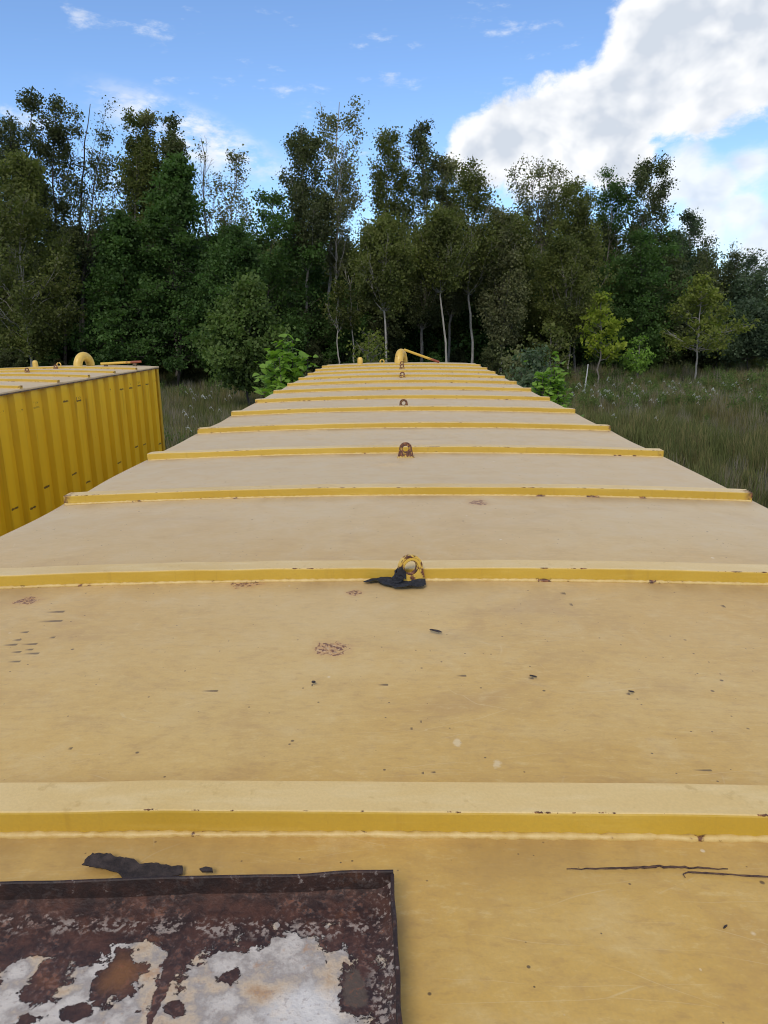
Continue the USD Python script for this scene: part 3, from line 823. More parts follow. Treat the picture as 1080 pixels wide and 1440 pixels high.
# ------------------------------------------------------------------ rags, scraps, twigs
def sheet(outline_px, zbase, seed, lift=0.004, thick=0.002, res=0.004, tilt=None, name=None):
    """A thin crumpled sheet whose outline lies on the roof."""
    pts = [down(px, py, zbase)[:2] for px, py in outline_px]
    poly = Polygon(pts).buffer(0)
    x0, y0, x1, y1 = poly.bounds
    m = trimesh.creation.extrude_polygon(poly, thick, engine='earcut')
    m = m.subdivide_to_size(res)
    v = m.vertices
    hgt = lift * meshkit.noise(np.stack([v[:, 0] * 38, v[:, 1] * 38, v[:, 0] * 0], -1), seed) + 0.5 * lift * meshkit.noise(np.stack([v[:, 0] * 110, v[:, 1] * 110, v[:, 0] * 0], -1), seed + 1)
    v = v.copy(); v[:, 2] += zbase + hgt + (tilt(v) if tilt else 0)
    return trimesh.Trimesh(v, m.faces, process=False)


rag_flat = sheet([(511, 820), (520, 816), (531, 813), (541, 812), (552, 816), (566, 819), (577, 820), (586, 818), (596, 816), (598, 820), (599, 826), (594, 829), (585, 828.5), (572, 830), (558, 829.5), (546, 826), (538, 824.5), (530, 821), (522, 821.5)], ROOF + 0.002, 3, 0.009)
lug1 = np.array([0.010, rib_y[1] - 0.024])
th = np.linspace(0, 2 * math.pi, 40, endpoint=False)
wrap = []
cl, sl = math.cos(0.36), math.sin(0.36)
for j, tt in enumerate(np.linspace(-0.5, 0.5, 12)):
    rr = np.stack([0.012 * np.cos(th) * (1 + 0.25 * np.sin(3 * th + j)) + 0.0025 * math.sin(j * 1.9), 0.016 * np.sin(th) * (1 + 0.2 * np.cos(2 * th + j * 0.7))], -1)
    cx_, cz_ = -0.034 + 0.008 * (tt + 0.5), 0.022 + tt * 0.030
    lx, ly = cx_ + rr[:, 0] * (1.15 - 0.4 * abs(tt)), rr[:, 1] * (1.1 - 0.5 * abs(tt))
    wrap.append(np.stack([lug1[0] + lx * cl - ly * sl, lug1[1] + lx * sl + ly * cl, ROOF + cz_ + 0.004 * np.sin(th * 2 + j)], -1))
W = np.stack(wrap, 0); W = np.concatenate([W, W[:, :1]], 1)
wv, wf = grid(W)
band = []
for a0, a1, seed in ((0.008, 0.046, 1),):
    t = np.linspace(0, 1, 20)
    lx = -0.040 + 0.024 * t; lz = 0.040 + 0.005 * np.sin(t * 3)
    rows = []
    for off in (-0.010, -0.004, 0.004, 0.010):
        rows.append(np.stack([lug1[0] + lx * cl + 0.014 * sl, lug1[1] + lx * sl - 0.014 * cl, ROOF + lz - 0.012 * t + off + 0.002 * np.sin(t * 9 + off * 300)], -1))
    bv, bf = grid(np.stack(rows, 1)); band.append((bv, bf)); band.append((bv + [0, 0.0015, 0], bf[:, ::-1]))
rag = obj('cloth_rag', cat([(np.array(rag_flat.vertices), np.array(rag_flat.faces)), (wv, wf)] + band), M['rag'])
tag(rag, 'black cloth rag knotted around the nearest lifting lug', 'rag')

def ragged(pts, jit, seed, step=3.0):
    """The outline with torn edges."""
    rg = np.random.default_rng(seed); out = []
    for (x0, y0), (x1, y1) in zip(pts, pts[1:] + pts[:1]):
        n_ = max(1, int(math.hypot(x1 - x0, y1 - y0) / step))
        for k_ in range(n_):
            out.append((x0 + (x1 - x0) * k_ / n_ + rg.normal(0, jit), y0 + (y1 - y0) * k_ / n_ + rg.normal(0, jit)))
    return out


strip = sheet(ragged([(116, 1222), (123, 1213), (131, 1206), (150, 1207), (172, 1210), (190, 1212), (196, 1218), (204, 1218), (214, 1216), (232, 1219), (257, 1222), (257, 1232), (230, 1236), (205, 1240), (175, 1240), (165, 1230), (140, 1225)], 0.55, 4), ROOF + 0.003, 21, 0.003, 0.0012,
              tilt=lambda v: 0.003 * np.clip((down(200, 1225, ROOF)[0] - v[:, 0]) / 0.06, 0, 1))
tag(obj('torn_strip', strip, M['strip']), 'torn black rubber strip lying behind the rusty tray', 'strip')
scrap = sheet([(281, 1228), (290, 1225), (299, 1227), (300, 1232), (285, 1232)], ROOF + 0.004, 31, 0.004, 0.002)
tag(obj('rubber_scrap', scrap, M['strip']), 'tiny black scrap at the rear rim of the rusty tray', 'scrap')


def twig(points_px, r0_, r1_, label, jit=0.0006, seed=0):
    q = np.array([down(px, py, ROOF + 0.004) for px, py in points_px])
    t = np.linspace(0, 1, len(q)); tt = np.linspace(0, 1, 40)
    p = np.stack([np.interp(tt, t, q[:, k]) for k in range(3)], -1)
    p[:, 2] = ROOF + roof_z(p[:, 0]) + 0.0035
    rg = np.random.default_rng(seed); p[:, 1] += rg.normal(0, jit, 40)
    rad = np.interp(tt, [0, 0.5, 1], [r0_ * 0.4, r0_, r1_]) * (1 + 0.2 * rg.normal(0, 1, 40).clip(-1, 1))
    tag(obj('twig', tube(p, rad, 6), M['twig'], smooth=True), label, 'twig')


twig([(797, 1221), (850, 1220), (905, 1218), (930, 1216), (970, 1218), (1024, 1219)], 0.0016, 0.0007, 'straight dark twig bent at its middle, right of the rusty tray', seed=1)
twig([(964, 1232), (961, 1227), (968, 1224), (990, 1225), (1030, 1227), (1090, 1230), (1130, 1233)], 0.0011, 0.0009, 'thin hooked stem reaching the right picture edge below the straight twig', 0.0002, seed=2)
for px, py, L, W_, rot, lab in [(613, 888, 9, 1.3, 0.18, 'black curled flake between the rag and the first bare roof panel middle'), (423, 345, 0, 0, 0, None), (750, 951, 5.5, 0.9, 0.22, 'small dark sliver right of the middle of the nearest full roof panel'),
                                (888, 972, 4.5, 0.9, 0.25, 'small dark husk in the right half of the nearest full roof panel'), (441, 960, 3, 1.6, 0, 'round black seed below the large rust patch'),
                                (754, 1353, 3.4, 1.7, 0.4, 'dark seed husk on the near yellow panel right of the rusty tray'), (1020, 1303, 3, 1.8, -0.8, 'small dark beetle-sized bit near the right edge of the near yellow panel')]:
    if lab is None:
        continue
    o = [(px + L * math.cos(a) * (1 + 0.2 * math.sin(5 * a)), py + W_ * math.sin(a) + L * math.cos(a) * rot) for a in np.linspace(0, 2 * math.pi, 12, endpoint=False)]
    m = sheet(o, ROOF + 0.0004, int(px), 0.0016, 0.001, 0.003)
    m.vertices[:, 2] += roof_z(m.vertices[:, 0])
    tag(obj('flake', m, M['chip']), lab, 'flake')


# ------------------------------------------------------------------ trees
def leaves(centres, size, rng, up_bias=0.35, ratio=0.75, fold=0.0):
    n = len(centres)
    d = rng.normal(size=(n, 3)); d[:, 2] -= 0.25; d /= np.linalg.norm(d, axis=1, keepdims=True)
    nn = rng.normal(size=(n, 3)); nn[:, 2] += up_bias * 2
    b = np.cross(d, nn); b /= np.linalg.norm(b, axis=1, keepdims=True) + 1e-9
    s = size * (0.55 + rng.gamma(3.0, 0.16, n))[:, None]
    w = b * s * ratio * 0.5
    v = np.stack([centres, centres + d * s * 0.42 + w, centres + d * s, centres + d * s * 0.42 - w], 1).reshape(-1, 3)
    k = np.arange(n)[:, None] * 4
    return v, np.vstack([k + [0, 1, 2], k + [0, 2, 3]])


def make_tree(H, R, rng, cb=0.3, lean=(0, 0), shape='poplar', branches=26, secs=7, tufts=5, per=11, leaf=0.145, spread=0.15, trunk_r=None, rise=2.0, stems=1, squash=0.8, gap=0.36, bare=0.08):
    """Trunk, limbs and foliage (vertices, faces) of one tree with its foot at the origin: trunk, boughs, side twigs, tufts of leaves."""
    trunks, limbs, cen = [], [], []
    trunk_r = trunk_r or max(0.045, H * 0.0066)
    sd = int(rng.integers(0, 9999))
    for s_ in range(stems):
        a0 = rng.uniform(0, 6.28); off = 0.0 if stems == 1 else rng.uniform(0.35, 0.6) * R
        tx, ty = lean[0] + off * math.cos(a0) * (1 if s_ else -0.6), lean[1] + off * math.sin(a0)
        h = H * 0.985 * (1.0 if s_ == 0 else rng.uniform(0.80, 0.95))
        t = np.linspace(0, 1, 16)
        wob = np.cumsum(rng.normal(0, H * 0.007, (16, 2)), 0); wob -= wob[:1]; wob = wob - t[:, None] * wob[-1]
        tp = np.stack([tx * t ** 1.5 + wob[:, 0], ty * t ** 1.5 + wob[:, 1], h * t], -1); tp[0, 2] = -0.15
        rad = trunk_r * (1 - 0.92 * t) ** 0.9 * (1 if s_ == 0 else 0.75) * np.where(t < 0.04, 1.35, 1) + 0.008
        trunks.append(tube(tp, rad, 7))
        nb = max(4, int(branches / stems))
        for k in range(nb):
            u = cb + (1.0 - cb) * ((k + rng.uniform(0, 1)) / nb) if k < nb - 3 else rng.uniform(0.94, 1.02)
            w = min(1.0, (u - cb) / (1 - cb))
            if shape == 'poplar':
                pr = (0.45 + 0.55 * min(1, w / 0.3)) * (1 - max(0, (w - 0.45) / 0.55) ** 1.4 * 0.80)
            elif shape == 'cone':
                pr = (0.60 + 0.40 * min(1, w / 0.12)) * max(0.0, 1 - w) ** 0.80 + 0.07
            elif shape == 'round':
                pr = math.sqrt(max(0.05, 1 - (2 * w - 0.9) ** 2 * 0.9))
            else:
                pr = 0.30 + 0.70 * w ** 0.8 - 0.45 * max(0, (w - 0.75) / 0.25) ** 2
            L = R * pr * rng.uniform(0.55, 1.18)
            leafy = 0.0 if rng.uniform() < bare * (w < 0.75 or bare > 0.3) else rng.uniform(0.6, 1.35)
            az = k * 2.399963 + rng.uniform(-0.6, 0.6) + s_
            up_ = L * rise * rng.uniform(0.6, 1.3)
            zt = h * u * rng.uniform(0.985, 1.015)
            z0 = max(h * max(0.10, cb * 0.85), zt - up_) if rise > 0.3 else zt + L * 0.05
            us = z0 / h
            st = np.array([np.interp(us, t, tp[:, 0]), np.interp(us, t, tp[:, 1]), z0])
            q = np.linspace(0, 1, 7)
            d = np.array([math.cos(az), math.sin(az), 0.0])
            bp = st + d * L * (q ** 0.9)[:, None] + np.array([0, 0, 1.0]) * ((zt - z0) * q ** 1.25)[:, None]
            bp[1:-1] += rng.normal(0, L * 0.035, (5, 3))
            if rise <= 0.3:
                bp[:, 2] += L * (0.16 * np.sin(q * 2.2) - 0.22 * q ** 2)
            br = max(0.012, trunk_r * 0.36 * max(0.02, 1 - us) ** 0.5 * min(1.2, (L / R)) ** 0.5)
            limbs.append(tube(bp, br * (1 - 0.82 * q) + 0.004, 4, cap=False))
            ns = max(3, int(secs * (0.5 + 0.7 * L / R)))
            for j in range(ns):
                qs = rng.uniform(0.22, 1.0) ** 0.75
                b0 = np.array([np.interp(qs, q, bp[:, m_]) for m_ in range(3)])
                a2 = az + rng.normal(0, 1.1); ls = (0.22 + 0.42 * L) * rng.uniform(0.5, 1.25) * (1.15 - 0.45 * qs)
                rz = rng.uniform(0.1, 0.5) if rise <= 0.3 else rng.uniform(0.35, 1.2) * min(1.7, rise)
                d2 = np.array([math.cos(a2), math.sin(a2), rz if rise > 0.3 else rng.uniform(-0.25, 0.25)]); d2 /= np.linalg.norm(d2)
                e = b0 + d2 * ls; mid = (b0 + e) / 2 + rng.normal(0, ls * 0.06, 3)
                limbs.append(tube([b0, mid, e], [br * 0.30 + 0.004, 0.007, 0.003], 3, cap=False))
                if leafy == 0.0:
                    continue
                nt = max(2, int(tufts * rng.uniform(0.7, 1.3)))
                tt = rng.uniform(0.12, 1.05, nt)[:, None]
                c_ = b0 + (e - b0) * tt + rng.normal(0, 0.10 + 0.10 * ls, (nt, 3))
                dens = 0.5 * meshkit.noise(c_ * 0.62 + 31.0, sd) + 0.5 * meshkit.noise(c_ * 1.5 + 7.0, sd + 1)
                c_ = c_[dens > gap * (1.0 if w < 0.8 or bare > 0.3 else 0.85)]
                if len(c_):
                    n_ = rng.poisson(per * leafy, len(c_))
                    cen.append(np.repeat(c_, n_, 0) + rng.normal(0, 1, (n_.sum(), 3)) * spread * np.array([1, 1, squash]))
    cen = np.vstack(cen)
    cen = cen[cen[:, 2] > 0.1]
    return cat(trunks), cat(limbs), leaves(cen, leaf, rng)


TRI = [0]


def tree(name, label, px, ptop, Y, wpx, pxb=None, mat='olive', bark='grey', seed=0, group=None, category='tree', cbpy=None, **k):
    top = at(px, ptop, Y); base = at(pxb if pxb is not None else px, 505, Y)
    H = top[2]; R = wpx / 2 * Y / F
    rng = np.random.default_rng(1000 + seed)
    if cbpy is not None:
        k['cb'] = float(np.clip(at(px, cbpy, Y)[2] / H, 0.03, 0.9))
    tr, li, le = make_tree(H, R, rng, lean=(top[0] - base[0], rng.normal(0, 0.03) * H), **k)
    t = thing(name, label, category, (base[0], Y, 0.0), group=group)
    obj('trunk', tr, BARK[bark], t, smooth=True)
    tag(obj('limbs', li, BARK[bark], t, smooth=True), kind='stuff')
    tag(obj('crown', le, LEAF[mat], t), kind='stuff')
    TRI[0] += len(tr[1]) + len(li[1]) + len(le[1])
    return t


PO = dict(shape='poplar', branches=36, secs=9, tufts=7, per=14, leaf=0.120, spread=0.20, rise=2.2, gap=0.33)
AIRY = dict(shape='vase', branches=28, secs=9, tufts=7, per=11, leaf=0.120, spread=0.18, rise=2.4, gap=0.40, bare=0.08)
DENSE = dict(shape='cone', branches=64, secs=9, tufts=6, per=11, leaf=0.145, spread=0.18, rise=0.15, squash=0.5, gap=0.26, bare=0.0)
ROUND = dict(shape='round', branches=46, secs=8, tufts=6, per=12, leaf=0.135, spread=0.18, rise=0.7, gap=0.30, bare=0.02)


def o(d, **k):
    r = dict(d); r.update(k); return r


# left group
tree('poplar_tree', 'dark tall poplar at the left picture edge with clumped top', 8, 160, 44, 85, mat='dark', bark='dark', seed=1, cbpy=470, **o(PO))
tree('poplar_tree', 'second dark poplar from the left with round leaf clumps at its top', 44, 140, 46, 75, mat='dark', bark='dark', seed=2, cbpy=460, **o(PO))
tree('poplar_tree', 'narrow dark poplar just left of the tall forked open-crowned tree', 84, 147, 47, 60, mat='dark', bark='dark', seed=3, cbpy=430, **o(PO))
tree('cottonwood_tree', 'tall forked tree with dark trunks and sky showing through its open crown, upper left', 128, 133, 48, 112, 120, mat='dark', bark='dark', seed=4, cbpy=330, **o(AIRY, stems=2, branches=34, per=9))
tree('young_poplar', 'olive yellow poplar with a pale slim trunk in front of the dark left poplars', 36, 215, 38, 120, 42, mat='olive', bark='pale', seed=5, cbpy=490, **o(PO, branches=60, rise=1.1, per=12, gap=0.26))
tree('poplar_tree', 'brownish green poplar right of the tall forked open-crowned tree', 188, 168, 46, 70, mat='olive', bark='grey', seed=6, cbpy=440, **o(PO))
tree('poplar_tree', 'slim leafy poplar immediately left of the dark cone-shaped maple', 212, 166, 48, 48, mat='grey', bark='grey', seed=7, cbpy=380, **o(PO))
tree('poplar_tree', 'thin poplar whose tip rises straight above the dark cone-shaped maple', 245, 180, 48, 42, mat='dark', bark='grey', seed=8, cbpy=330, **o(PO))
tree('maple_tree', 'broad dark green cone-shaped maple behind the end of the left tank', 246, 218, 41, 165, mat='deep', bark='dark', seed=9, cbpy=515, **o(DENSE, branches=96))
tree('maple_tree', 'dark green maple filling the space left of the cone-shaped maple', 175, 300, 40, 120, mat='deep', bark='dark', seed=10, cbpy=520, **o(DENSE))
tree('bare_tree', 'nearly leafless tree with fine bare twigs right of the cone-shaped maple', 284, 190, 50, 48, mat='grey', bark='grey', seed=11, cbpy=330, **o(AIRY, per=1.2, bare=0.5))
tree('slender_tree', 'slender see-through tree standing alone against the cloud streak', 334, 214, 50, 50, mat='grey', bark='grey', seed=12, cbpy=330, **o(PO, branches=22, per=5, gap=0.38))
tree('broadleaf_tree', 'rounded dark green tree below the slender see-through tree', 384, 275, 44, 110, mat='deep', bark='dark', seed=13, cbpy=500, **o(ROUND))
tree('broadleaf_tree', 'low dark green tree between the cone-shaped maple and the rounded tree', 330, 318, 40, 95, mat='deep', bark='dark', seed=14, cbpy=520, **o(ROUND))
tree('understory_tree', 'mid green bushy young tree behind the bright big-leaved shrub', 347, 405, 31, 84, mat='mid', bark='dark', seed=15, cbpy=535, **o(PO, rise=0.8, branches=30, leaf=0.14))
# middle group
tree('poplar_tree', 'poplar with dark pointed top and straight pale trunk left of the tallest tree', 426, 174, 46, 78, 434, mat='dark', bark='pale', seed=16, cbpy=350, **o(PO))
tree('cottonwood_tree', 'tallest tree in the middle, pale forked trunk and a dark leaf tuft on top', 492, 134, 47, 95, 468, mat='grey', bark='pale', seed=17, cbpy=340, **o(AIRY, stems=2, branches=30))
tree('poplar_tree', 'olive poplar with small double top right of the tallest tree', 546, 178, 47, 62, mat='olive', bark='grey', seed=18, cbpy=430, **o(PO))
tree('poplar_tree', 'leafy poplar with feathery twin tips above the far tank end', 592, 168, 48, 72, mat='dark', bark='grey', seed=19, cbpy=450, **o(PO))
tree('poplar_tree', 'short-topped poplar at the left foot of the white cloud bank', 628, 215, 48, 50, mat='grey', bark='grey', seed=20, cbpy=430, **o(PO))
tree('young_poplar', 'yellowish young poplar with a pale straight trunk left of the far vent pipe', 540, 300, 40, 80, 545, mat='olive', bark='pale', seed=21, cbpy=415, **o(PO))
tree('poplar_tree', 'dense olive poplar with a blunt top beneath the white cloud bank', 662, 226, 46, 84, mat='olive', bark='pale', seed=22, cbpy=390, **o(PO, branches=38, per=12))
tree('poplar_tree', 'leaning pale-stemmed poplar behind the far vent pipe', 612, 290, 42, 85, 630, mat='olive', bark='pale', seed=23, cbpy=385, **o(PO))
tree('poplar_tree', 'low olive poplar between the blunt-topped and the see-through right tree', 704, 290, 46, 60, mat='grey', bark='grey', seed=24, cbpy=480, **o(PO))
tree('slim_tree', 'thin pale trunk in the dark wood left of the far capped stub', 477, 400, 43, 40, 476, mat='olive', bark='pale', seed=25, cbpy=455, **o(AIRY, branches=8, per=5))
tree('slim_tree', 'thin curved pale trunk directly behind the far capped stub', 490, 385, 44, 40, 500, mat='olive', bark='pale', seed=26, cbpy=450, **o(AIRY, branches=8, per=5))
tree('young_poplar', 'sparse small sapling with yellow leaves right behind the far capped stub', 519, 464, 22, 34, mat='gold', bark='grey', seed=27, cbpy=520, **o(ROUND, branches=14, secs=5, tufts=3, per=4, leaf=0.09, spread=0.08, gap=0.2))
# right group
tree('cottonwood_tree', 'airy grey-green tree with sky showing through, right of the blunt-topped poplar', 757, 220, 52, 82, mat='grey', bark='grey', seed=28, cbpy=330, **o(AIRY))
tree('poplar_tree', 'brown-green poplar with a thin bare lower trunk in the right wood', 806, 262, 50, 72, 808, mat='olive', bark='grey', seed=29, cbpy=375, **o(PO))
tree('broadleaf_tree', 'green full-crowned tree with level top in the right wood', 852, 248, 54, 80, mat='deep', bark='grey', seed=30, cbpy=440, **o(PO, branches=40, per=13))
tree('cottonwood_tree', 'tall tree on the right with dark ragged top leaning right over the cloud gap', 922, 212, 54, 88, 868, mat='dark', bark='grey', seed=31, cbpy=400, **o(PO, rise=1.2))
tree('poplar_tree', 'poplar with pale forked stem in the middle of the right wood', 730, 300, 46, 80, 700, mat='olive', bark='pale', seed=32, cbpy=380, **o(PO))
tree('poplar_tree', 'olive poplar with many bare lower twigs in the right wood', 790, 330, 46, 90, 800, mat='olive', bark='grey', seed=33, cbpy=470, **o(PO))
tree('broadleaf_tree', 'dark green shaded tree behind the yellow spreading sapling', 900, 330, 50, 110, mat='deep', bark='dark', seed=34, cbpy=500, **o(ROUND))
tree('willow_tree', 'grey-green tree drooping right beside the tall ragged-topped tree', 972, 300, 56, 66, 950, mat='bluish', bark='grey', seed=35, cbpy=440, **o(PO))
tree('willow_tree', 'open tree bending right near the right picture edge', 1032, 336, 54, 76, 985, mat='dark', bark='grey', seed=36, cbpy=430, **o(AIRY))
tree('willow_tree', 'outermost sparse tree with separate leafy sprays at the right picture edge', 1066, 362, 52, 60, 1035, mat='bluish', bark='grey', seed=37, cbpy=430, **o(AIRY))
tree('sapling', 'yellow green spreading sapling with pale crooked trunk in the right meadow', 985, 392, 43, 112, 979, mat='gold', bark='pale', seed=38, cbpy=486, **o(DENSE, branches=34, secs=8, tufts=6, per=6, leaf=0.155, spread=0.15, gap=0.38, rise=0.5, trunk_r=0.055))
tree('sapling', 'lime green upright sapling at the wood edge left of the yellow spreading sapling', 843, 414, 42, 62, mat='lime', bark='grey', seed=39, cbpy=500, **o(DENSE, branches=20, secs=6, tufts=4, per=8, leaf=0.17, spread=0.13, gap=0.34, rise=0.6))
tree('sapling', 'small pale green sapling between the lime and the yellow sapling', 900, 478, 43, 34, mat='bright', bark='grey', seed=40, cbpy=520, **o(ROUND, branches=12, secs=5, tufts=3, per=7, leaf=0.14, spread=0.11))
tree('sapling', 'small green sapling at the wood edge left of the lime sapling', 775, 462, 40, 42, mat='olive', bark='grey', seed=41, cbpy=520, **o(ROUND, branches=14, secs=5, tufts=4, per=7, leaf=0.14, spread=0.12))
tree('bush', 'dark bluish bush at the right picture edge behind the meadow', 1052, 425, 48, 100, mat='bluish', bark='dark', seed=42, cbpy=500, category='bush', **o(ROUND))
tree('bush', 'low dark bush right of the yellow spreading sapling', 1010, 440, 50, 80, mat='bluish', bark='dark', seed=43, cbpy=500, category='bush', **o(ROUND))


# the two near shrubs with large leaves
def big_leaf(rng, size):
    """One broad leaf, folded a little along its midrib, stalk at the origin, growing along +x."""
    t = np.array([0, 0.18, 0.42, 0.68, 1.0]); w = np.array([0.04, 0.40, 0.50, 0.36, 0.02]) * size
    x = t * size; sag = -0.22 * size * t ** 2
    rows = [np.stack([x, s_ * w, sag + abs(s_) * w * 0.28], -1) for s_ in (-1, 0, 1)]
    return grid(np.stack(rows, 1))


def rot_to(v, az, pitch, roll):
    m = trimesh.transformations.euler_matrix(roll, pitch, az, 'sxyz')[:3, :3]
    return v @ m.T


def leafy_shrub(name, label, px, ptop, Y, wpx, mat, seed, n_leaf, size, filler, **k):
    rng = np.random.default_rng(seed)
    top = at(px, ptop, Y); H = top[2]; R = wpx / 2 * Y / F
    t = thing(name, label, 'shrub', (top[0], Y, 0.0))
    stems = []; spots = []
    for s_ in range(21):
        a = s_ * 2.4 + rng.uniform(-0.3, 0.3); rr = R * rng.uniform(0.25, 1.0); hh = H * (1 - 0.26 * (rr / R) ** 2) * rng.uniform(0.86, 1.0)
        if s_ == 0: rr, hh = R * 0.1, H * 0.98
        q = np.linspace(0, 1, 9)
        p = np.stack([rr * math.cos(a) * q ** 0.8, rr * math.sin(a) * q ** 0.8, hh * q], -1); p[0, 2] = -0.05
        stems.append(tube(p, 0.018 * (1 - 0.8 * q) + 0.003, 5))
        for z_ in np.linspace(0.35, 1.0, 22):
            spots.append((np.array([np.interp(z_, q, p[:, m_]) for m_ in range(3)]), z_))
    obj('stems', cat(stems), BARK['dark'], t, smooth=True)
    spots.sort(key=lambda s_: -s_[0][2] + 0.35 * s_[0][1])
    for i, (p, z_) in enumerate(spots[:n_leaf]):
        v, f = big_leaf(rng, size * rng.uniform(0.7, 1.2))
        v = rot_to(v, rng.uniform(0, 6.28), rng.uniform(-1.1, 0.25), rng.uniform(-0.5, 0.5)) + p + rng.normal(0, 0.02, 3)
        obj('leaf', (v, f), LEAF[mat], t, smooth=True)
    parts = []
    for p, z_ in spots[n_leaf:] + [spots[i] for i in rng.integers(0, len(spots), filler)]:
        v, f = big_leaf(rng, size * rng.uniform(0.6, 1.0))
        parts.append((rot_to(v, rng.uniform(0, 6.28), rng.uniform(-0.9, 0.5), rng.uniform(-0.6, 0.6)) + p + rng.normal(0, 0.12, 3) - [0, 0, 0.06], f))
    tag(obj('foliage', cat(parts), LEAF[mat], t, smooth=True), kind='stuff')
    return t


leafy_shrub('leafy_shrub', 'bright green shrub with large leaves beside the left edge of the near roof', 400, 470, 14.5, 92, 'bright', 201, 270, 0.17, 1100)
leafy_shrub('leafy_shrub', 'bright green leafy shrub beside the right edge of the near roof', 778, 502, 15.0, 56, 'bright', 202, 190, 0.15, 700)
tree('bush', 'dark green bush behind the bright shrub at the right roof edge', 752, 500, 19, 75, mat='bluish', bark='dark', seed=50, cbpy=640, category='bush', **o(ROUND, branches=30, secs=7, tufts=5, per=8, leaf=0.085, spread=0.08))
tree('bush', 'pale green bush at the right corner of the far roof end', 722, 502, 20, 34, mat='grey', bark='dark', seed=51, cbpy=640, category='bush', **o(ROUND, branches=20, secs=6, tufts=4, per=7, leaf=0.085, spread=0.08))

# woodland behind the front trees, read as one mass
rng = np.random.default_rng(77)
wood = UsdGeom.PointInstancer.Define(stage, '/World/background_wood')
tag(wood.GetPrim(), 'dark mass of woodland closing the view behind the front trees', 'woodland', kind='stuff')
paths = []
for k, (mt, H, R, nb, per) in enumerate([('dark', 11.5, 2.6, 95, 18), ('deep', 10.0, 2.8, 95, 18), ('olive', 12.5, 2.2, 85, 17)]):
    tr, li, le = make_tree(H, R, rng, cb=0.06, shape='round', branches=nb // 2, secs=8, tufts=6, per=8, leaf=0.22, spread=0.26, rise=0.8, gap=0.25)
    x = UsdGeom.Xform.Define(stage, f'/World/background_wood/wood_tree_{k:03d}')
    obj('trunk', tr, BARK['dark'], x.GetPrim()); obj('crown', le, LEAF[mt], x.GetPrim())
    paths.append(x.GetPath()); TRI[0] += len(tr[1]) + len(le[1])
wood.CreatePrototypesRel().SetTargets(paths)
pos, idx, sc, ori = [], [], [], []
for row, Y in enumerate([52, 58, 65, 73, 84]):
    xs = np.arange(-Y * 0.75, Y * 0.75, 3.0)
    for x in xs:
        px = 562 + x / Y * F
        edge = 1.0 if px < 930 else max(0.52, 1.0 - (px - 930) / 300)
        hmax = at(px, 332 if px < 900 else 332 + (px - 900) * 0.5, Y)[2]
        pos.append((x + rng.uniform(-1, 1), Y + rng.uniform(-2, 2), 0)); i_ = int(rng.integers(0, 3)); idx.append(i_)
        s_ = hmax / [11.5, 10.0, 12.5][i_] * rng.uniform(0.78, 1.02); sc.append((s_ * 1.1, s_ * 1.1, s_))
        a = rng.uniform(0, 6.28); ori.append(Gf.Quath(math.cos(a / 2), 0, 0, math.sin(a / 2)))
# understory close behind the first trunks
for x in np.arange(-30, 34, 2.4):
    Y = 50 + 4 * math.sin(x * 0.3) + (4 if x > 8 else 0)
    pos.append((x, Y, 0)); i_ = int(rng.integers(0, 2)); idx.append(i_); s_ = rng.uniform(0.42, 0.62); sc.append((s_ * 1.2, s_ * 1.2, s_))
    a = rng.uniform(0, 6.28); ori.append(Gf.Quath(math.cos(a / 2), 0, 0, math.sin(a / 2)))
# tangled brush along the foot of the wood
for x in np.arange(-34, 44, 0.9):
    Y = rng.uniform(38, 46) if x < -8 else (rng.uniform(41, 50) if x < 8 else rng.uniform(50, 56) + (x - 8) * 0.05)
    pos.append((x, Y, 0)); i_ = int(rng.integers(0, 3)); idx.append(i_); s_ = rng.uniform(0.10, 0.24) if x < 14 else rng.uniform(0.08, 0.17); sc.append((s_ * 1.3, s_ * 1.3, s_))
    a = rng.uniform(0, 6.28); ori.append(Gf.Quath(math.cos(a / 2), 0, 0, math.sin(a / 2)))
wood.CreatePositionsAttr(Vt.Vec3fArray([Gf.Vec3f(*map(float, p)) for p in pos]))
wood.CreateProtoIndicesAttr(Vt.IntArray(idx)); wood.CreateScalesAttr(Vt.Vec3fArray([Gf.Vec3f(*map(float, p)) for p in sc])); wood.CreateOrientationsAttr(Vt.QuathArray(ori))


# ------------------------------------------------------------------ meadow grass, flowers, stake
def grass_material(name, c1, c2):
    g = G()
    r = g.n('geometry', 'random_per_island'); rr = g.n('object_info', 'random')
    col = g.mix(g.add(g.mul(r, 0.6), g.mul(rr, 0.4)), c1, c2)
    d = g.n('diffuse_bsdf', 'BSDF', color=col); t = g.n('translucent_bsdf', 'BSDF', color=col)
    return g.build(name, g.n('mix_closure', 'closure', fac=0.3, closure1=d, closure2=t))


